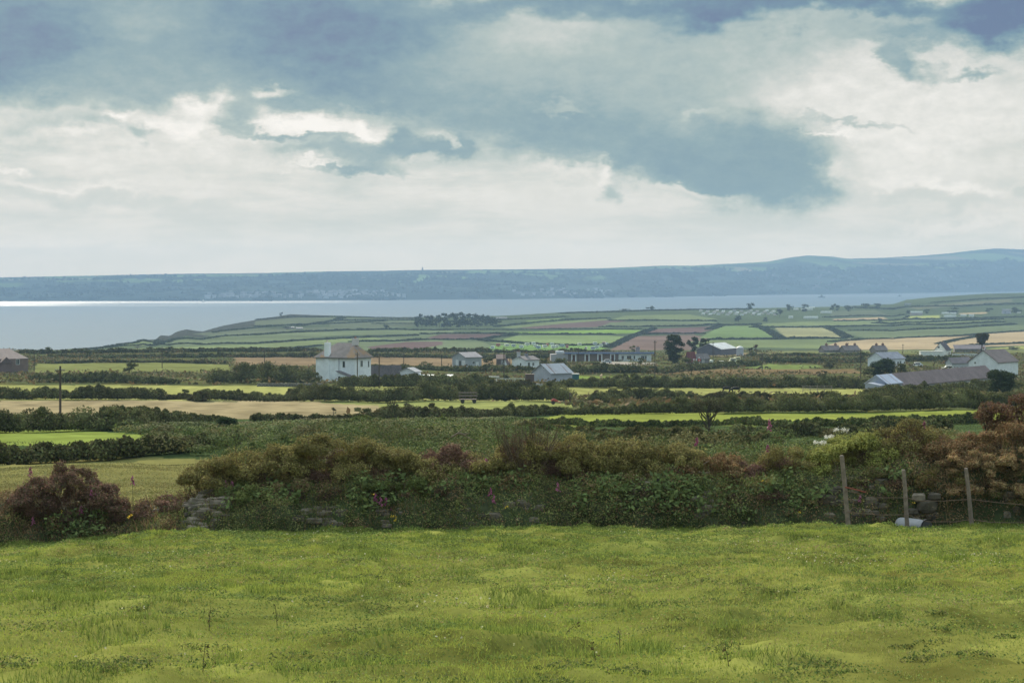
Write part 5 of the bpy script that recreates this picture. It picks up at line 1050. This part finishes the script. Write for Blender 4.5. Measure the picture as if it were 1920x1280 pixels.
for z_ in (.45, .9): m = MB(); m.box(0, 6.4, -.04, -.001, z_, z_ + .1, WH); m.build('rail', 'paint', e)
p = fr(540, 726, 445); m = MB()
for i in range(46):
    for j in range(3): m.blob((-6 + i * .28 + U(-.05, .05) + j * .1, U(-.06, .06), .12 + j * .22), (.18, .2, .13), np.array([.20, .185, .18]) * U(.7, 1.3), 6, 4, .15)
m.box(-6, 6.8, -.12, .12, -.3, .6, (.13, .12, .11)); o = m.build('stone_wall', 'stone'); o.location = p; tag(o, 'low grey dry stone wall in front of the garden of the white house', 'wall')
# brick house at the left edge
e, L_, W_, ze, zr = house('brown brick house with hipped tiled roof cut off by the left edge', -42, -12, 53, 702, 674, 655, 36, (.22, .155, .145), (.20, .15, .155), d=600, name='brick_house', cat='house', over=.1,
   chims=[(.26, .5, .75, .8, (.15, .07, .06))], wins=[('side', 6.9, ze * 0 + 2.2, .9, 1.3)], wallm='wall')
rf = [c for c in e.children if c.name.startswith('roof')][0]; me = rf.data
for v in me.vertices:      # clip the ridge ends to make hips
    if v.co.z > zr - .3: v.co.x = min(max(v.co.x, 2.6), L_ - 3.2)
wl = [c for c in e.children if c.name.startswith('wall')][0]
for v in wl.data.vertices:
    if v.co.z > ze + .3: v.co.x = min(max(v.co.x, 3.0), L_ - 3.6); v.co.z -= .15
m = MB(); a = L_ * .30; m.prism([(-1.5, -.5), (-.003, -.5), (-.003, 2.6), (-1.5, 2.6)], a - 1.6, a + 1.6, (.19, .13, .13)); m.build('porch', 'wall', e)
m = MB(); m.add([(a - 2, -1.7, 2.62), (a + 2, -1.7, 2.62), (a, -1.7, 4.3), (a - 2, 0.1, 2.62), (a + 2, 0.1, 2.62), (a, 0.3, 4.3)], [(0, 1, 2), (5, 4, 3), (1, 4, 5, 2), (0, 2, 5, 3), (0, 3, 4, 1)], (.17, .12, .12)); m.build('porch_roof', 'slate', e)
# the right hand farm
e, L_, W_, ze, zr = house('long barn with brown rusty slate roof and a corrugated left end', 1652, 1694, 1866, 738, 722, 701, 56, (.42, .41, .42), (.205, .15, .155), d=440, name='long_barn', cat='barn', over=.3)
e, L_, W_, ze, zr = house('rusty corrugated iron shed built onto the left end of the long barn', 1622, 1664, 1692, 738, 720, 704, 56, (.33, .36, .47), (.44, .48, .62), 'corr', d=432, name='iron_shed', cat='shed', wallm='corr', over=.15)
m = MB(); m.box(-.05, -.02, .3, 1.9, 0, 1.5, (.03, .03, .03)); m.build('opening', 'wood', e)
m = MB(); m.prism([(0, -.4), (2.6, -.4), (2.6, 1.7), (0, 1.3)], -3.4, -.03, (.34, .37, .47)); m.build('lean_to', 'corr', e)
house('white gabled farmhouse with brown slate roof above the long barn', 1816, 1871, 1909, 702, 679, 657, 52, (.78, .80, .84), (.22, .17, .17), d=560, name='farmhouse', cat='farmhouse', chims=[(.02, .5, .45, .5, (.6, .6, .6))], wins=[('gable', 6.2, 4.0, .4, .4), ('side', 3.0, .5, 1.0, 1.2), ('side', 7.0, .5, 1.0, 1.2)], doors=[('side', 5.0, .9, 2.0, (.12, .1, .1))])
house('pale blue white bungalow with grey roof behind the large dark bush', 1627, 1657, 1697, 684, 673, 661, 40, (.70, .73, .80), (.30, .31, .38), d=740, name='bungalow', cat='bungalow', wins=[('side', 7.2, .5, .9, 1.2)], doors=[('side', 8.4, .8, 1.9, (.1, .1, .1)), ('side', 5.4, .8, 1.9, (.75, .75, .75))])
house('low shed with brown roof between the long barn and the dark hedge', 1773, 1785, 1822, 684, 680, 671, 40, (.5, .5, .52), (.24, .20, .22), d=720, name='shed', cat='shed')
e, L_, W_, ze, zr = house('far white gabled house with dark roof in front of the tan field', 1752, 1774, 1783, 662, 656, 643, 62, (.80, .81, .78), (.09, .08, .10), d=930, cat='house', wins=[('gable', 3.2, 3.4, .8, .8)], chims=[(.5, .5, .5, .9, (.3, .25, .25))])
p = fr(1731, 661, 925); m = MB(); m.box(0, 9.5, 0, 3.5, -.4, 2.0, (.74, .75, .72)); m.box(-.1, 9.6, -.1, 3.6, 2.0, 2.15, (.6, .6, .6)); o = m.build('white_outbuilding', 'wall'); o.location = p; o.location.x -= 1; tag(o, 'low white outbuilding left of the far white gabled house', 'outbuilding')
p = fr(1785, 662, 925); m = MB(); m.box(0, 12, 0, .3, -.4, 1.2, (.7, .71, .68)); m.box(-.05, 12.05, -.05, .35, 1.2, 1.28, (.6, .6, .6)); o = m.build('garden_wall', 'wall'); o.location = p; tag(o, 'low white garden wall right of the far white gabled house', 'wall')
p = fr(1790, 657, 990); m = MB(); m.prism([(0, 1.5), (4, 3.2), (4, 3.3), (0, 1.6)], 0, 14, (.22, .19, .22)); m.box(.1, 13.9, .4, 4.3, -.3, 1.5, (.3, .28, .28)); o = m.build('long_shed', 'slate'); o.location = p; tag(o, 'long low shed roof right of the far white gabled house', 'shed')
for a_, b_, c_, lab in [(1535, 1545, 1576, 'row house roof at the left of the hip roofed row'), (1574, 1584, 1612, 'row house roof at the middle of the hip roofed row'), (1631, 1642, 1664, 'detached hip roofed house right of the row')]:
    e, L_, W_, ze, zr = house(lab, a_, b_, c_, 660, 656, 648, 28, (.26, .23, .23), (.23, .19, .20), d=1000, name='row_house', chims=[(.3, .5, .9, .9, (.24, .14, .13)), (.85, .5, .9, .9, (.24, .14, .13))], wins=[('side', 2.2, .2, .8, .8), ('side', 5.4, .2, .8, .8)], zoff=2, group='hip roofed houses before the tan field')
# pale roofed barn, silo and the red roofed shed
e, L_, W_, ze, zr = house('dark walled farm barn with a pale white roof beside the silo', 1306, 1352, 1381, 664, 655, 644.5, 66, (.13, .13, .17), (.62, .64, .66), 'corr', d=960, name='barn', cat='barn', over=.2)
p = fr(1387.5, 664, 950); e = empty('silo', p, 0, 'round pale metal silo right of the pale roofed barn', 'silo'); m = MB(); m.tube([(0, 0, -.5), (0, 0, 3.3)], 1.55, (.42, .43, .50), 18); m.build('drum', 'metal', e); m = MB(); m.tube([(0, 0, 3.31), (0, 0, 3.7), (0, 0, 4.1)], [1.62, 1.2, .2], (.6, .61, .62), 18); m.build('cap', 'metal', e)
house('small shed with a dark red roof left of the red and white sign', 1286, 1291, 1304, 682, 674, 660, 32, (.24, .19, .19), (.15, .03, .04), 'corr', d=780, name='shed', cat='shed', doors=[('side', 1.2, .8, 1.7, (.1, .1, .1))])
house('grey stone shed behind the red and white sign', 1300, 1308, 1330, 682, 672, 664, 34, (.24, .22, .22), (.22, .19, .2), d=800, name='shed', cat='shed', doors=[('side', 2.6, .8, 1.6, (.5, .5, .48))])
p = fr(1311, 683, 765); e = empty('road_sign', p, 0, 'red and white sign on a white post in front of the sheds', 'sign'); m = MB(); m.tube([(0, 0, 0), (0, 0, 2.0)], .09, WH, 8); m.build('post', 'paint', e); m = MB(); m.tube([(0, -.06, 1.75), (0, -.02, 1.75)], .55, (.45, .05, .03), 16); m.build('disc', 'paint', e); m = MB(); m.box(-.15, .15, -.05, .02, 2.28, 2.75, WH); m.build('plate', 'paint', e)
for x_, lab in ((1301, 'left of the two white gate posts by the red and white sign'),(1305.5, 'right of the two white gate posts by the red and white sign')):
    m = MB(); m.box(-.12, .12, -.12, .12, -.2, 1.9, WH); m.blob((0, 0, 1.95), (.16, .16, .12), WH); o = m.build('gate_post', 'paint'); o.location = fr(x_, 683, 770); tag(o, lab, 'post')
m = MB(); m.tube([(0, 0, 0), (0, 0, 1.2)], .65, (.6, .62, .58), 14); m.blob((0, 0, 1.2), (.65, .65, .3), (.6, .62, .58), 14, 6); o = m.build('water_tank', 'metal'); o.location = fr(1334, 680, 790); tag(o, 'whitish round tank at the right end of the grey stone shed', 'tank')
# vehicles and caravans
def vehicle(px, py, d, Lv, col, label, van=False, far=False, name='parked_car', cat='car', group=None, rz=0.0):
    p = fr(px, py, d, far); e = empty(name, p, rz, label, cat, group); h = .75 if not van else 1.0; m = MB()
    prof = [(0, .3), (0, h), (.25 * Lv, h * 1.05), (.34 * Lv, 1.38), (.78 * Lv, 1.4), (.95 * Lv, h * 1.1), (Lv, h), (Lv, .3)] if not van else [(0, .3), (0, 1.1), (.12 * Lv, 1.25), (.2 * Lv, 2.0), (.98 * Lv, 2.05), (Lv, 1.0), (Lv, .3)]
    n = len(prof); v = [(x, y, z) for y in (0, 1.65) for x, z in prof]; m.add(v, [tuple(range(n)), tuple(range(2 * n - 1, n - 1, -1))] + [((i + 1) % n, i, n + i, n + (i + 1) % n) for i in range(n)], col); m.build('body', 'paint', e)
    m = MB(); (m.box(.36 * Lv, .76 * Lv, -.01, -.002, .85, 1.28, DG) if not van else m.box(.22 * Lv, .9 * Lv, -.01, -.002, 1.35, 1.75, DG)); m.build('window', 'glass', e)
    for x_ in (.18 * Lv, .8 * Lv): m = MB(); m.tube([(x_, -.03, .3), (x_, .2, .3)], .3, (.02, .02, .02), 12); m.build('wheel', 'paint', e)
vehicle(1340, 685, 760, 3.9, (.75, .76, .74), 'white parked car in front of the round whitish tank')
vehicle(1367, 683, 790, 2.6, (.75, .72, .55), 'cream van, left of the two vans in the scrub', van=True, name='parked_van', cat='van'); vehicle(1374, 682.5, 800, 2.8, (.78, .74, .45), 'yellowish white van, right of the two vans in the scrub', van=True, name='parked_van', cat='van')
vehicle(1708, 684, 735, 4.0, (.75, .76, .8), 'white parked car right of the pale bungalow'); vehicle(1766, 686, 700, 4.2, (.72, .72, .7), 'white parked car left of the low brown roofed shed')
vehicle(1128, 681, 795, 3.6, (.45, .48, .52), 'grey parked car at the middle of the chalet building')
def caravan(px, py, Lc, col, label, group, d=None, band=(.1, .1, .12)):
    p = fr(px, py, d, far=d is None); e = empty('caravan', p, U(-.3, .3), label, 'caravan', group); m = MB(); Lc = Lc / F * p.y
    pf = [(-Lc / 2, .5), (-Lc / 2, 1.6), (-Lc * .42, 2.4), (Lc * .42, 2.4), (Lc / 2, 1.6), (Lc / 2, .5)]; n = 6
    m.add([(x, y, z) for y in (0, 2.1) for x, z in pf], [tuple(range(n)), tuple(range(2 * n - 1, n - 1, -1))] + [((i + 1) % n, i, n + i, n + (i + 1) % n) for i in range(n)], col)
    m.build('body', 'paint', e); m = MB(); m.box(-Lc * .38, Lc * .38, -.02, -.004, 1.25, 1.8, band); m.build('window', 'glass', e); m = MB(); m.box(-.3, .3, .2, 1.9, 0, .5, (.03, .03, .03)); m.build('wheel', 'paint', e)
CV = [(923, 654.5, 7, WH, 'white caravan at the left end of the caravan field'), (934, 650, 8, (.5, .12, .1), 'reddish caravan near the left end of the caravan field'), (951, 650, 9, (.8, .78, .7), 'cream caravan second row left in the caravan field'), (963, 651, 8, (.5, .55, .62), 'long bluish caravan in the left half of the caravan field'),
 (977, 653, 8, WH, 'white caravan standing alone below the hedge left of centre'), (989, 648.5, 9, (.8, .79, .75), 'white caravan close under the far hedge'), (1001, 647, 7, WH, 'uppermost of the tight cluster of caravans'), (1004, 651.5, 8, (.82, .8, .72), 'cream caravan at the left of the tight cluster'), (1009, 654, 8, (.4, .5, .65), 'blue grey caravan at the bottom of the tight cluster'),
 (1022, 652.5, 9, (.85, .82, .75), 'cream caravan right of the tight cluster'), (1026, 650, 5, (.6, .15, .1), 'small orange red tent behind the cream caravan'), (1035, 648, 8, WH, 'white caravan, upper left of the right hand group'), (1038, 653.5, 9, (.8, .8, .78), 'white caravan, lower left of the right hand group'), (1045, 652, 6, (.85, .83, .75), 'small cream caravan in the right hand group'),
 (1054, 651, 10, (.4, .47, .58), 'bluish awning caravan in the right hand group'), (1063, 653, 5, (.5, .12, .12), 'dark red tent at the end of the right hand group'), (1087, 648, 7, (.85, .82, .72), 'single cream caravan at the hedge above the chalet building'), (1098, 660, 4.5, (.85, .82, .65), 'tiny cream van right above the chalet roof'),
 (1116, 647, 8, WH, 'white caravan under the hedge right of the single cream one'), (1126, 651, 7, (.8, .8, .78), 'white caravan next to the smoky hedge corner'), (1132, 646.5, 7, (.7, .5, .42), 'pinkish caravan under the hedge at the right end'), (1139, 648, 4, WH, 'last tiny white caravan at the right end of the row'), (1112, 656, 9, (.55, .62, .68), 'pale blue low tent above the chalet roof'), (1119, 654, 8, (.65, .7, .74), 'second pale low tent above the chalet roof')]
for x_, y_, l_, c_, lab in CV: caravan(x_, y_, l_, c_, lab, 'caravans and tents in the far field')
VIL = []
for i_ in range(34):
    x_ = 1312 + i_ * 4.4 + U(-2, 2); y_ = 584 + (i_ * 5) % 7 * 1.2; VIL.append((x_, y_))
VIL.sort()
for i_, (x_, y_) in enumerate(VIL):
    c_ = [(.85, .85, .85), (.88, .85, .78), (.7, .6, .55), (.85, .86, .88), (.6, .55, .55)][i_ % 5]
    house('small pale chalet of the holiday village under the skyline', x_ - 1.8, x_ + .6, x_ + 5.2, y_, y_ - 2.2, y_ - 3.6, 30, c_, [(.6, .55, .5), (.85, .85, .82), (.4, .36, .36)][i_ % 3], far=True, name='chalet', cat='chalet', group='chalets of the far holiday village')
for a_, c_, y_, h_, lab in [(1489, 1497, 581, 2.5, 'left short white shed on the right hand skyline'), (1503, 1524, 581, 3.2, 'long white shed on the right hand skyline'), (1518, 1528, 577.5, 2, 'white shed half hidden between two skyline trees'), (1540, 1560, 587, 3, 'grey white shed below the skyline trees'), (1508, 1534, 597, 3.4, 'long white shed above the narrow tan strip'), (1480, 1487, 597, 4, 'small white gable left of the long white shed'),
    (1767, 1780, 589, 3, 'yellowish white greenhouse before the broad dark tree'), (1782, 1793, 589, 2.4, 'grey white greenhouse before the broad dark tree'), (1771, 1793, 594.5, 3, 'lower long white greenhouse'), (1708, 1730, 591, 7, 'pinkish stone house left of the greenhouses'), (1802, 1812, 593, 3, 'small pale shed right of the greenhouses'), (1818, 1826, 594, 4, 'small pale cottage further right of the greenhouses'),
    (1880, 1896, 588, 8, 'pale lilac house among the dark trees at the far right'), (1908, 1914, 587, 2.6, 'tiny bright white shed at the far right'), (838, 858, 600, 0, '')][:-1]:
    pk = 'house' if 'house' in lab and 'green' not in lab else 'shed'
    house(lab, a_ - 1.5, a_, c_, y_, y_ - h_ * .75, y_ - h_ - .8, 14, (.52, .42, .42) if 'pink' in lab else (.5, .46, .55) if 'lilac' in lab else (.8, .79, .74), (.4, .37, .38) if pk == 'house' else (.75, .75, .7), far=True, name=pk, cat=pk, wins=[('side', 4, 1.5, 1.5, 1.2)] if pk == 'house' else ())
for a_, c_, y_, lab in [(931, 951, 598, 'long pale roof right of the small far wood'), (538, 552, 616, 'far farm roof, left of the pair on the headland'), (556, 568, 617, 'far farm roof, right of the pair on the headland'), (1697, 1709, 572, 'pale cottage at the left foot of the right hand hill')]:
    house(lab, a_ - 2, a_, c_, y_, y_ - 1.8, y_ - 3.4, 18, (.3, .3, .32), (.34, .32, .34), far=True, name='farm_building', cat='farm')

# ---------------------------------------------------------------- poles, gate, farm gear
POLES = [(113, 775, 686, 'tall pole in front of the straw field at the left'), (64, 700, 657, 'thin pole right of the brick house'), (304, 690, 650, 'pole on the ridge above the olive field'), (670, 722, 660, 'pole standing right before the white house'), (711, 727, 663, 'dark pole before the long low shed'),
 (757, 691, 662, 'pole before the white shed and the brown field'), (828, 692, 663, 'thin pole in the right part of the brown field'), (945, 716, 650, 'tall pole behind the white field rails'), (956, 690, 669, 'short pole left of the white cottage'), (1084.5, 684, 651, 'thin pole before the left part of the chalet building'),
 (1228, 712, 638, 'tall dark pole right of the chalet building'), (1337, 678, 641, 'thin pole before the pale roofed barn'), (1429, 696, 661, 'pole in the scrub by the small bright green field'), (1406, 668, 653, 'short pole right of the silo'), (1614, 716, 654, 'tall pole left of the large dark bush'), (1590, 658, 641, 'thin distant pole before the tan field'),
 (1693, 662, 645, 'thin pole in the tan field left of the far white gabled house'), (1841, 686, 662, 'pole in front of the white gabled farmhouse'), (496, 690, 655, 'thin pole on the ridge left of the white house')]
for x_, b_, t_, lab in POLES:
    p = fr(x_, b_); h = (b_ - t_) / F * p.y; e = empty('utility_pole', p, U(-.4, .4), lab, 'pole', 'wooden utility poles'); r_ = max(.13, .4 / F * p.y)
    m = MB(); m.tube([(0, 0, -.5), (0, 0, h * .5), (0, 0, h)], [r_, r_ * .9, r_ * .75], (.09, .07, .055), 8); m.build('pole', 'wood', e)
    m = MB(); m.box(-.5, .5, -r_ - .1, -r_, h - .5, h - .4, (.09, .07, .055)); ar = m.build('crossarm', 'wood', e); m = MB()
    for q in (-.42, -.15, .15, .42): m.tube([(q, -r_ - .05, h - .4), (q, -r_ - .05, h - .26)], .04, (.5, .5, .48), 6)
    m.build('insulators', 'paint', ar)
p = fr(1069, 754); e = empty('field_gate', p, 0, 'brown wooden field gate in the gap of the tall dark hedge', 'gate'); WD = (.17, .12, .085)
for x_ in (0, 3.5): m = MB(); m.box(x_ - .14, x_ + .14, -.14, .14, -.3, 1.45 if x_ == 0 else 1.2, WD); m.build('post', 'wood', e)
m = MB()
for z_ in (.2, .45, .7, .95, 1.15): m.box(.16, 3.34, -.03, .03, z_, z_ + .07, WD)
m.tube([(.2, -.045, .2), (1.7, -.045, 1.2)], .03, WD, 5); m.tube([(3.3, -.045, .2), (1.8, -.045, 1.2)], .03, WD, 5); m.box(.16, .24, -.04, .04, .15, 1.25, WD); m.box(3.26, 3.34, -.04, .04, .15, 1.25, WD); m.build('bars', 'wood', e)
m = MB(); m.tube([(-.1, 0, .9), (-1.1, -.2, 0)], .08, (.3, .25, .22), 6); m.build('brace', 'wood', e)
p = fr(862, 756); e = empty('farm_trailer', p, .1, 'old wooden hay trailer standing against the tall dark hedge', 'trailer')
m = MB(); m.box(0, 2.5, 0, 1.3, .45, .58, (.17, .13, .12)); m.build('bed', 'wood', e); m = MB()
for z_ in (1.0, 1.45): m.box(-.1, 2.6, -.05, .01, z_, z_ + .09, (.20, .16, .15)); m.box(-.1, 2.6, 1.29, 1.35, z_, z_ + .09, (.20, .16, .15))
for x_ in (0, .8, 1.6, 2.4): m.box(x_, x_ + .08, -.001, .06, .58, 1.54, (.15, .12, .11))
m.build('rack', 'wood', e)
for x_ in (.4, 2.1): m = MB(); m.tube([(x_, -.12, .3), (x_, .0, .3)], .3, (.04, .035, .035), 14); m.build('wheel', 'paint', e)
p = fr(1033, 758); e = empty('farm_implement', p, 0, 'small red farm implement left at the hedge before the gate', 'implement'); RD = (.42, .07, .06)
m = MB(); m.tube([(0, 0, .55), (.35, 0, .75), (.8, 0, .55), (1.35, 0, .2)], [.09, .13, .1, .05], RD, 7); m.box(.1, .7, -.25, .25, .42, .68, RD); m.build('frame', 'paint', e)
for y_ in (-.33, .27): m = MB(); m.tube([(.3, y_, .27), (.3, y_ + .06, .27)], .27, (.05, .04, .04), 14); m.build('wheel', 'paint', e)
p = fr(1505, 738, 405); m = MB()
for i in range(5): m.box(i * 1.3, i * 1.3 + .1, 0, .1, -.2, 1.3, (.25, .21, .19))
for z_ in (.5, .8, 1.15): m.box(0, 5.3, -.05, -.002, z_, z_ + .08, (.27, .23, .21))
o = m.build('cattle_pen', 'wood'); o.location = p; tag(o, 'grey wooden cattle pen rails left of the corrugated shed', 'fence')

# ---------------------------------------------------------------- animals
def beast(label, px, py, d, Lb, col, rz, name='cow', cat='cow', graze=True, group=None):
    p = fr(px, py, d); s_ = Lb / 2.2
    V = [(0, 0, 1.05), (.5, 0, 1.08), (.95, 0, 1.05), (-.45, 0, 1.08), (-.8, 0, 1.1), (1.25, 0, .8 if graze else 1.35), (1.5, 0, .35 if graze else 1.6), (1.72, 0, .12 if graze else 1.5)]; Rr = [.40, .38, .32, .38, .26, .18, .15, .09]; E = [(0, 1), (1, 2), (0, 3), (3, 4), (2, 5), (5, 6), (6, 7)]
    for sx in (-1, 1):
        for x0, root, k in ((.78, 2, -.05), (-.68, 3, .14)):
            i0 = len(V); V += [(x0, sx * .2, .8), (x0 + (.0 if x0 > 0 else -.12), sx * .2, .45), (x0 + k * .2, sx * .2, .22), (x0, sx * .2, .0)]; Rr += [.15, .085, .06, .075]; E += [(root, i0), (i0, i0 + 1), (i0 + 1, i0 + 2), (i0 + 2, i0 + 3)]
    i0 = len(V); V += [(-1.02, 0, 1.0), (-1.08, 0, .5)]; Rr += [.04, .03]; E += [(4, i0), (i0, i0 + 1)]
    for sx in (-1, 1): V.append((V[6][0] - .05, sx * .2, V[6][2] + .12)); Rr.append(.035); E.append((6, len(V) - 1))
    me = bpy.data.meshes.new(name); me.from_pydata([(a * s_, b * s_, c * s_) for a, b, c in V], E, []); o = bpy.data.objects.new(name, me); C.objects.link(o)
    mt = M.get(('b', col)) or mat('hide_' + name, .8, (.12, 3.0), base=col); M[('b', col)] = mt; me.materials.append(mt)
    o.location = p; o.rotation_euler = (0, 0, rz); sk = o.modifiers.new('skin', 'SKIN'); sk.use_smooth_shade = True
    for i, v in enumerate(me.skin_vertices[0].data): v.radius = (Rr[i] * s_,) * 2; v.use_root = i == 0
    su = o.modifiers.new('sub', 'SUBSURF'); su.levels = 1; su.render_levels = 1
    dg = bpy.context.evaluated_depsgraph_get(); nm = bpy.data.meshes.new_from_object(o.evaluated_get(dg)); o.modifiers.clear(); o.data = nm
    if not nm.materials: nm.materials.append(mt)
    tag(o, label, cat, group); return o
try:
    beast('black cow, left one of the pair grazing in the pale field', 1362, 733, 405, 1.7, (.012, .011, .012), .2, group='two black cattle in the pale field'); beast('black cow, right one of the pair grazing in the pale field', 1380, 733, 402, 1.8, (.012, .011, .012), 3.0, group='two black cattle in the pale field')
    beast('pale cream pony standing end on in the strip of grass behind the hedge', 1127, 707, 555, 1.6, (.55, .38, .28), 1.35, 'pony', 'pony', False)
    beast('small dark cow, left one beyond the small bright green field', 1427, 690, 690, 1.4, (.02, .02, .02), 2.9, group='two small dark cattle beyond the scrub'); beast('small dark cow, right one beyond the small bright green field', 1437, 690, 690, 1.3, (.03, .025, .02), .3, group='two small dark cattle beyond the scrub')
except Exception as ex: print('BEAST', ex)

# ---------------------------------------------------------------- bay and far coast
def boat(px, py, L_, label, kind):
    d = EYE * F / (py - HY); p = Vector(((px - 960) / F * d, d, 0)); e = empty('ship' if kind != 'sail' else 'sailing_boat', p, .1, label, 'ship' if kind != 'sail' else 'sailboat'); g = (.06, .07, .08) if kind == 'ship' else (.7, .7, .66)
    L2 = L_ / F * d; m = MB(); b_ = L2 * .12
    m.add([(-L2 / 2, -b_, 0), (L2 * .35, -b_, 0), (L2 * .46, 0, 0), (L2 * .35, b_, 0), (-L2 / 2, b_, 0), (-L2 / 2, -b_, L2 * .13), (L2 * .38, -b_, L2 * .13), (L2 / 2, 0, L2 * .17), (L2 * .38, b_, L2 * .13), (-L2 / 2, b_, L2 * .13)], [(4, 3, 2, 1, 0), (5, 6, 7, 8, 9), (0, 1, 6, 5), (1, 2, 7, 6), (2, 3, 8, 7), (3, 4, 9, 8), (4, 0, 5, 9)], g); m.build('hull', 'paint', e)
    m = MB()
    if kind == 'sail': m.add([(L2 * .05, 0, L2 * .15), (L2 * .05, .3, L2 * 1.1), (-L2 * .45, 0, L2 * .2), (L2 * .1, 0, L2 * .15), (L2 * .1, .3, L2 * .95), (L2 * .45, 0, L2 * .18)], [(0, 1, 2), (3, 4, 5)], (.85, .83, .72)); m.build('sails', 'petal', e)
    else: m.box(-L2 * .2, L2 * .1, -b_ * .7, b_ * .7, L2 * .13, L2 * .3, g); m.box(-L2 * .08, L2 * .03, -b_ * .5, b_ * .5, L2 * .3, L2 * .42, (.12, .12, .13)); m.build('superstructure', 'paint', e); m = MB(); m.tube([(0, 0, L2 * .42), (0, 0, L2 * .62)], L2 * .02, g, 6); m.tube([(L2 * .3, 0, L2 * .13), (L2 * .3, 0, L2 * .35)], L2 * .015, g, 5); m.build('mast', 'paint', e)
boat(1541, 558, 14, 'dark ship with a tall superstructure on the bright water', 'ship'); boat(1687, 556, 8, 'smaller dark ship off the right hand hill', 'ship'); boat(381, 566, 5, 'tiny white sailing boat at the foot of the far coast', 'sail')
p = coast_pt(792, 1.0); e = empty('church_tower', p, 0, 'lone square tower on the skyline of the far coast', 'tower'); m = MB(); k = (p.y) / F
m.box(-1.1 * k, 1.1 * k, -1.1 * k, 1.1 * k, -3 * k, 4.2 * k, (.1, .1, .1)); m.build('tower', 'stone', e); m = MB(); m.tube([(0, 0, 4.2 * k), (0, 0, 6 * k)], [.7 * k, .2 * k], (.1, .1, .1), 6); m.build('spire', 'stone', e)
lf = MB()
for i_ in range(330):
    px_ = [U(470, 760), U(560, 700), U(1380, 1900), U(380, 500), U(960, 1150)][[0, 1, 2, 2, 2, 3, 4][i_ % 7]]; q = (.02 + .10 * U(0, 1) ** 1.5) if px_ < 1200 else U(.03, .45)
    p = coast_pt(px_, q); w_ = U(8, 18); h_ = U(4, 7); g = U(.3, .75) if px_ < 1200 else U(.15, .4); y0 = U(-.4, .4)
    lf.box(p.x, p.x + w_, p.y, p.y + 10, p.z - 12, p.z + h_, (g, g, g)); lf.prism([(p.y - 1, p.z + h_), (p.y + 11, p.z + h_), (p.y + 5, p.z + h_ + 4)], p.x - 1, p.x + w_ + 1, (g * .5, g * .48, g * .5))
tag(lf.build('far_town', 'wall'), kind='stuff')
lf = Leaves()
for i_ in range(201, 860):
    px_ = U(-50, 1980); q = U(.0, .62) if px_ < 1350 else U(0, .45); p = coast_pt(px_, q) if i_ > 200 else coast_pt(px_, 1.0); s_ = (U(10, 26) if i_ > 200 else U(3, 8)) * p.y / 9000
    for k in range(3): lf.lump((p.x + U(-1, 1) * s_ * 2.5, p.y, p.z + (-3 if i_ > 200 else -3)), (s_ * 1.6, s_, s_ * .7), 8, s_ * .8, HF, .8, core=True)
tag(lf.build('far_woods', 'farleaf'), kind='stuff')
# ---------------------------------------------------------------- the air over the bay
hz = MB(); hz.box(-30000, 30000, -60, 17500, -32, 310, (1, 1, 1))
hm = bpy.data.materials.new('sea_air'); hm.use_nodes = True; t = hm.node_tree; t.nodes.clear()
pv = node(t, 'ShaderNodeVolumePrincipled', {'Color': (.35, .52, .76, 1), 'Density': HAZE, 'Anisotropy': .0})
oo = t.nodes.new('ShaderNodeOutputMaterial'); t.links.new(pv.outputs[0], oo.inputs['Volume'])
tag(hz.build('haze', hm), kind='stuff')
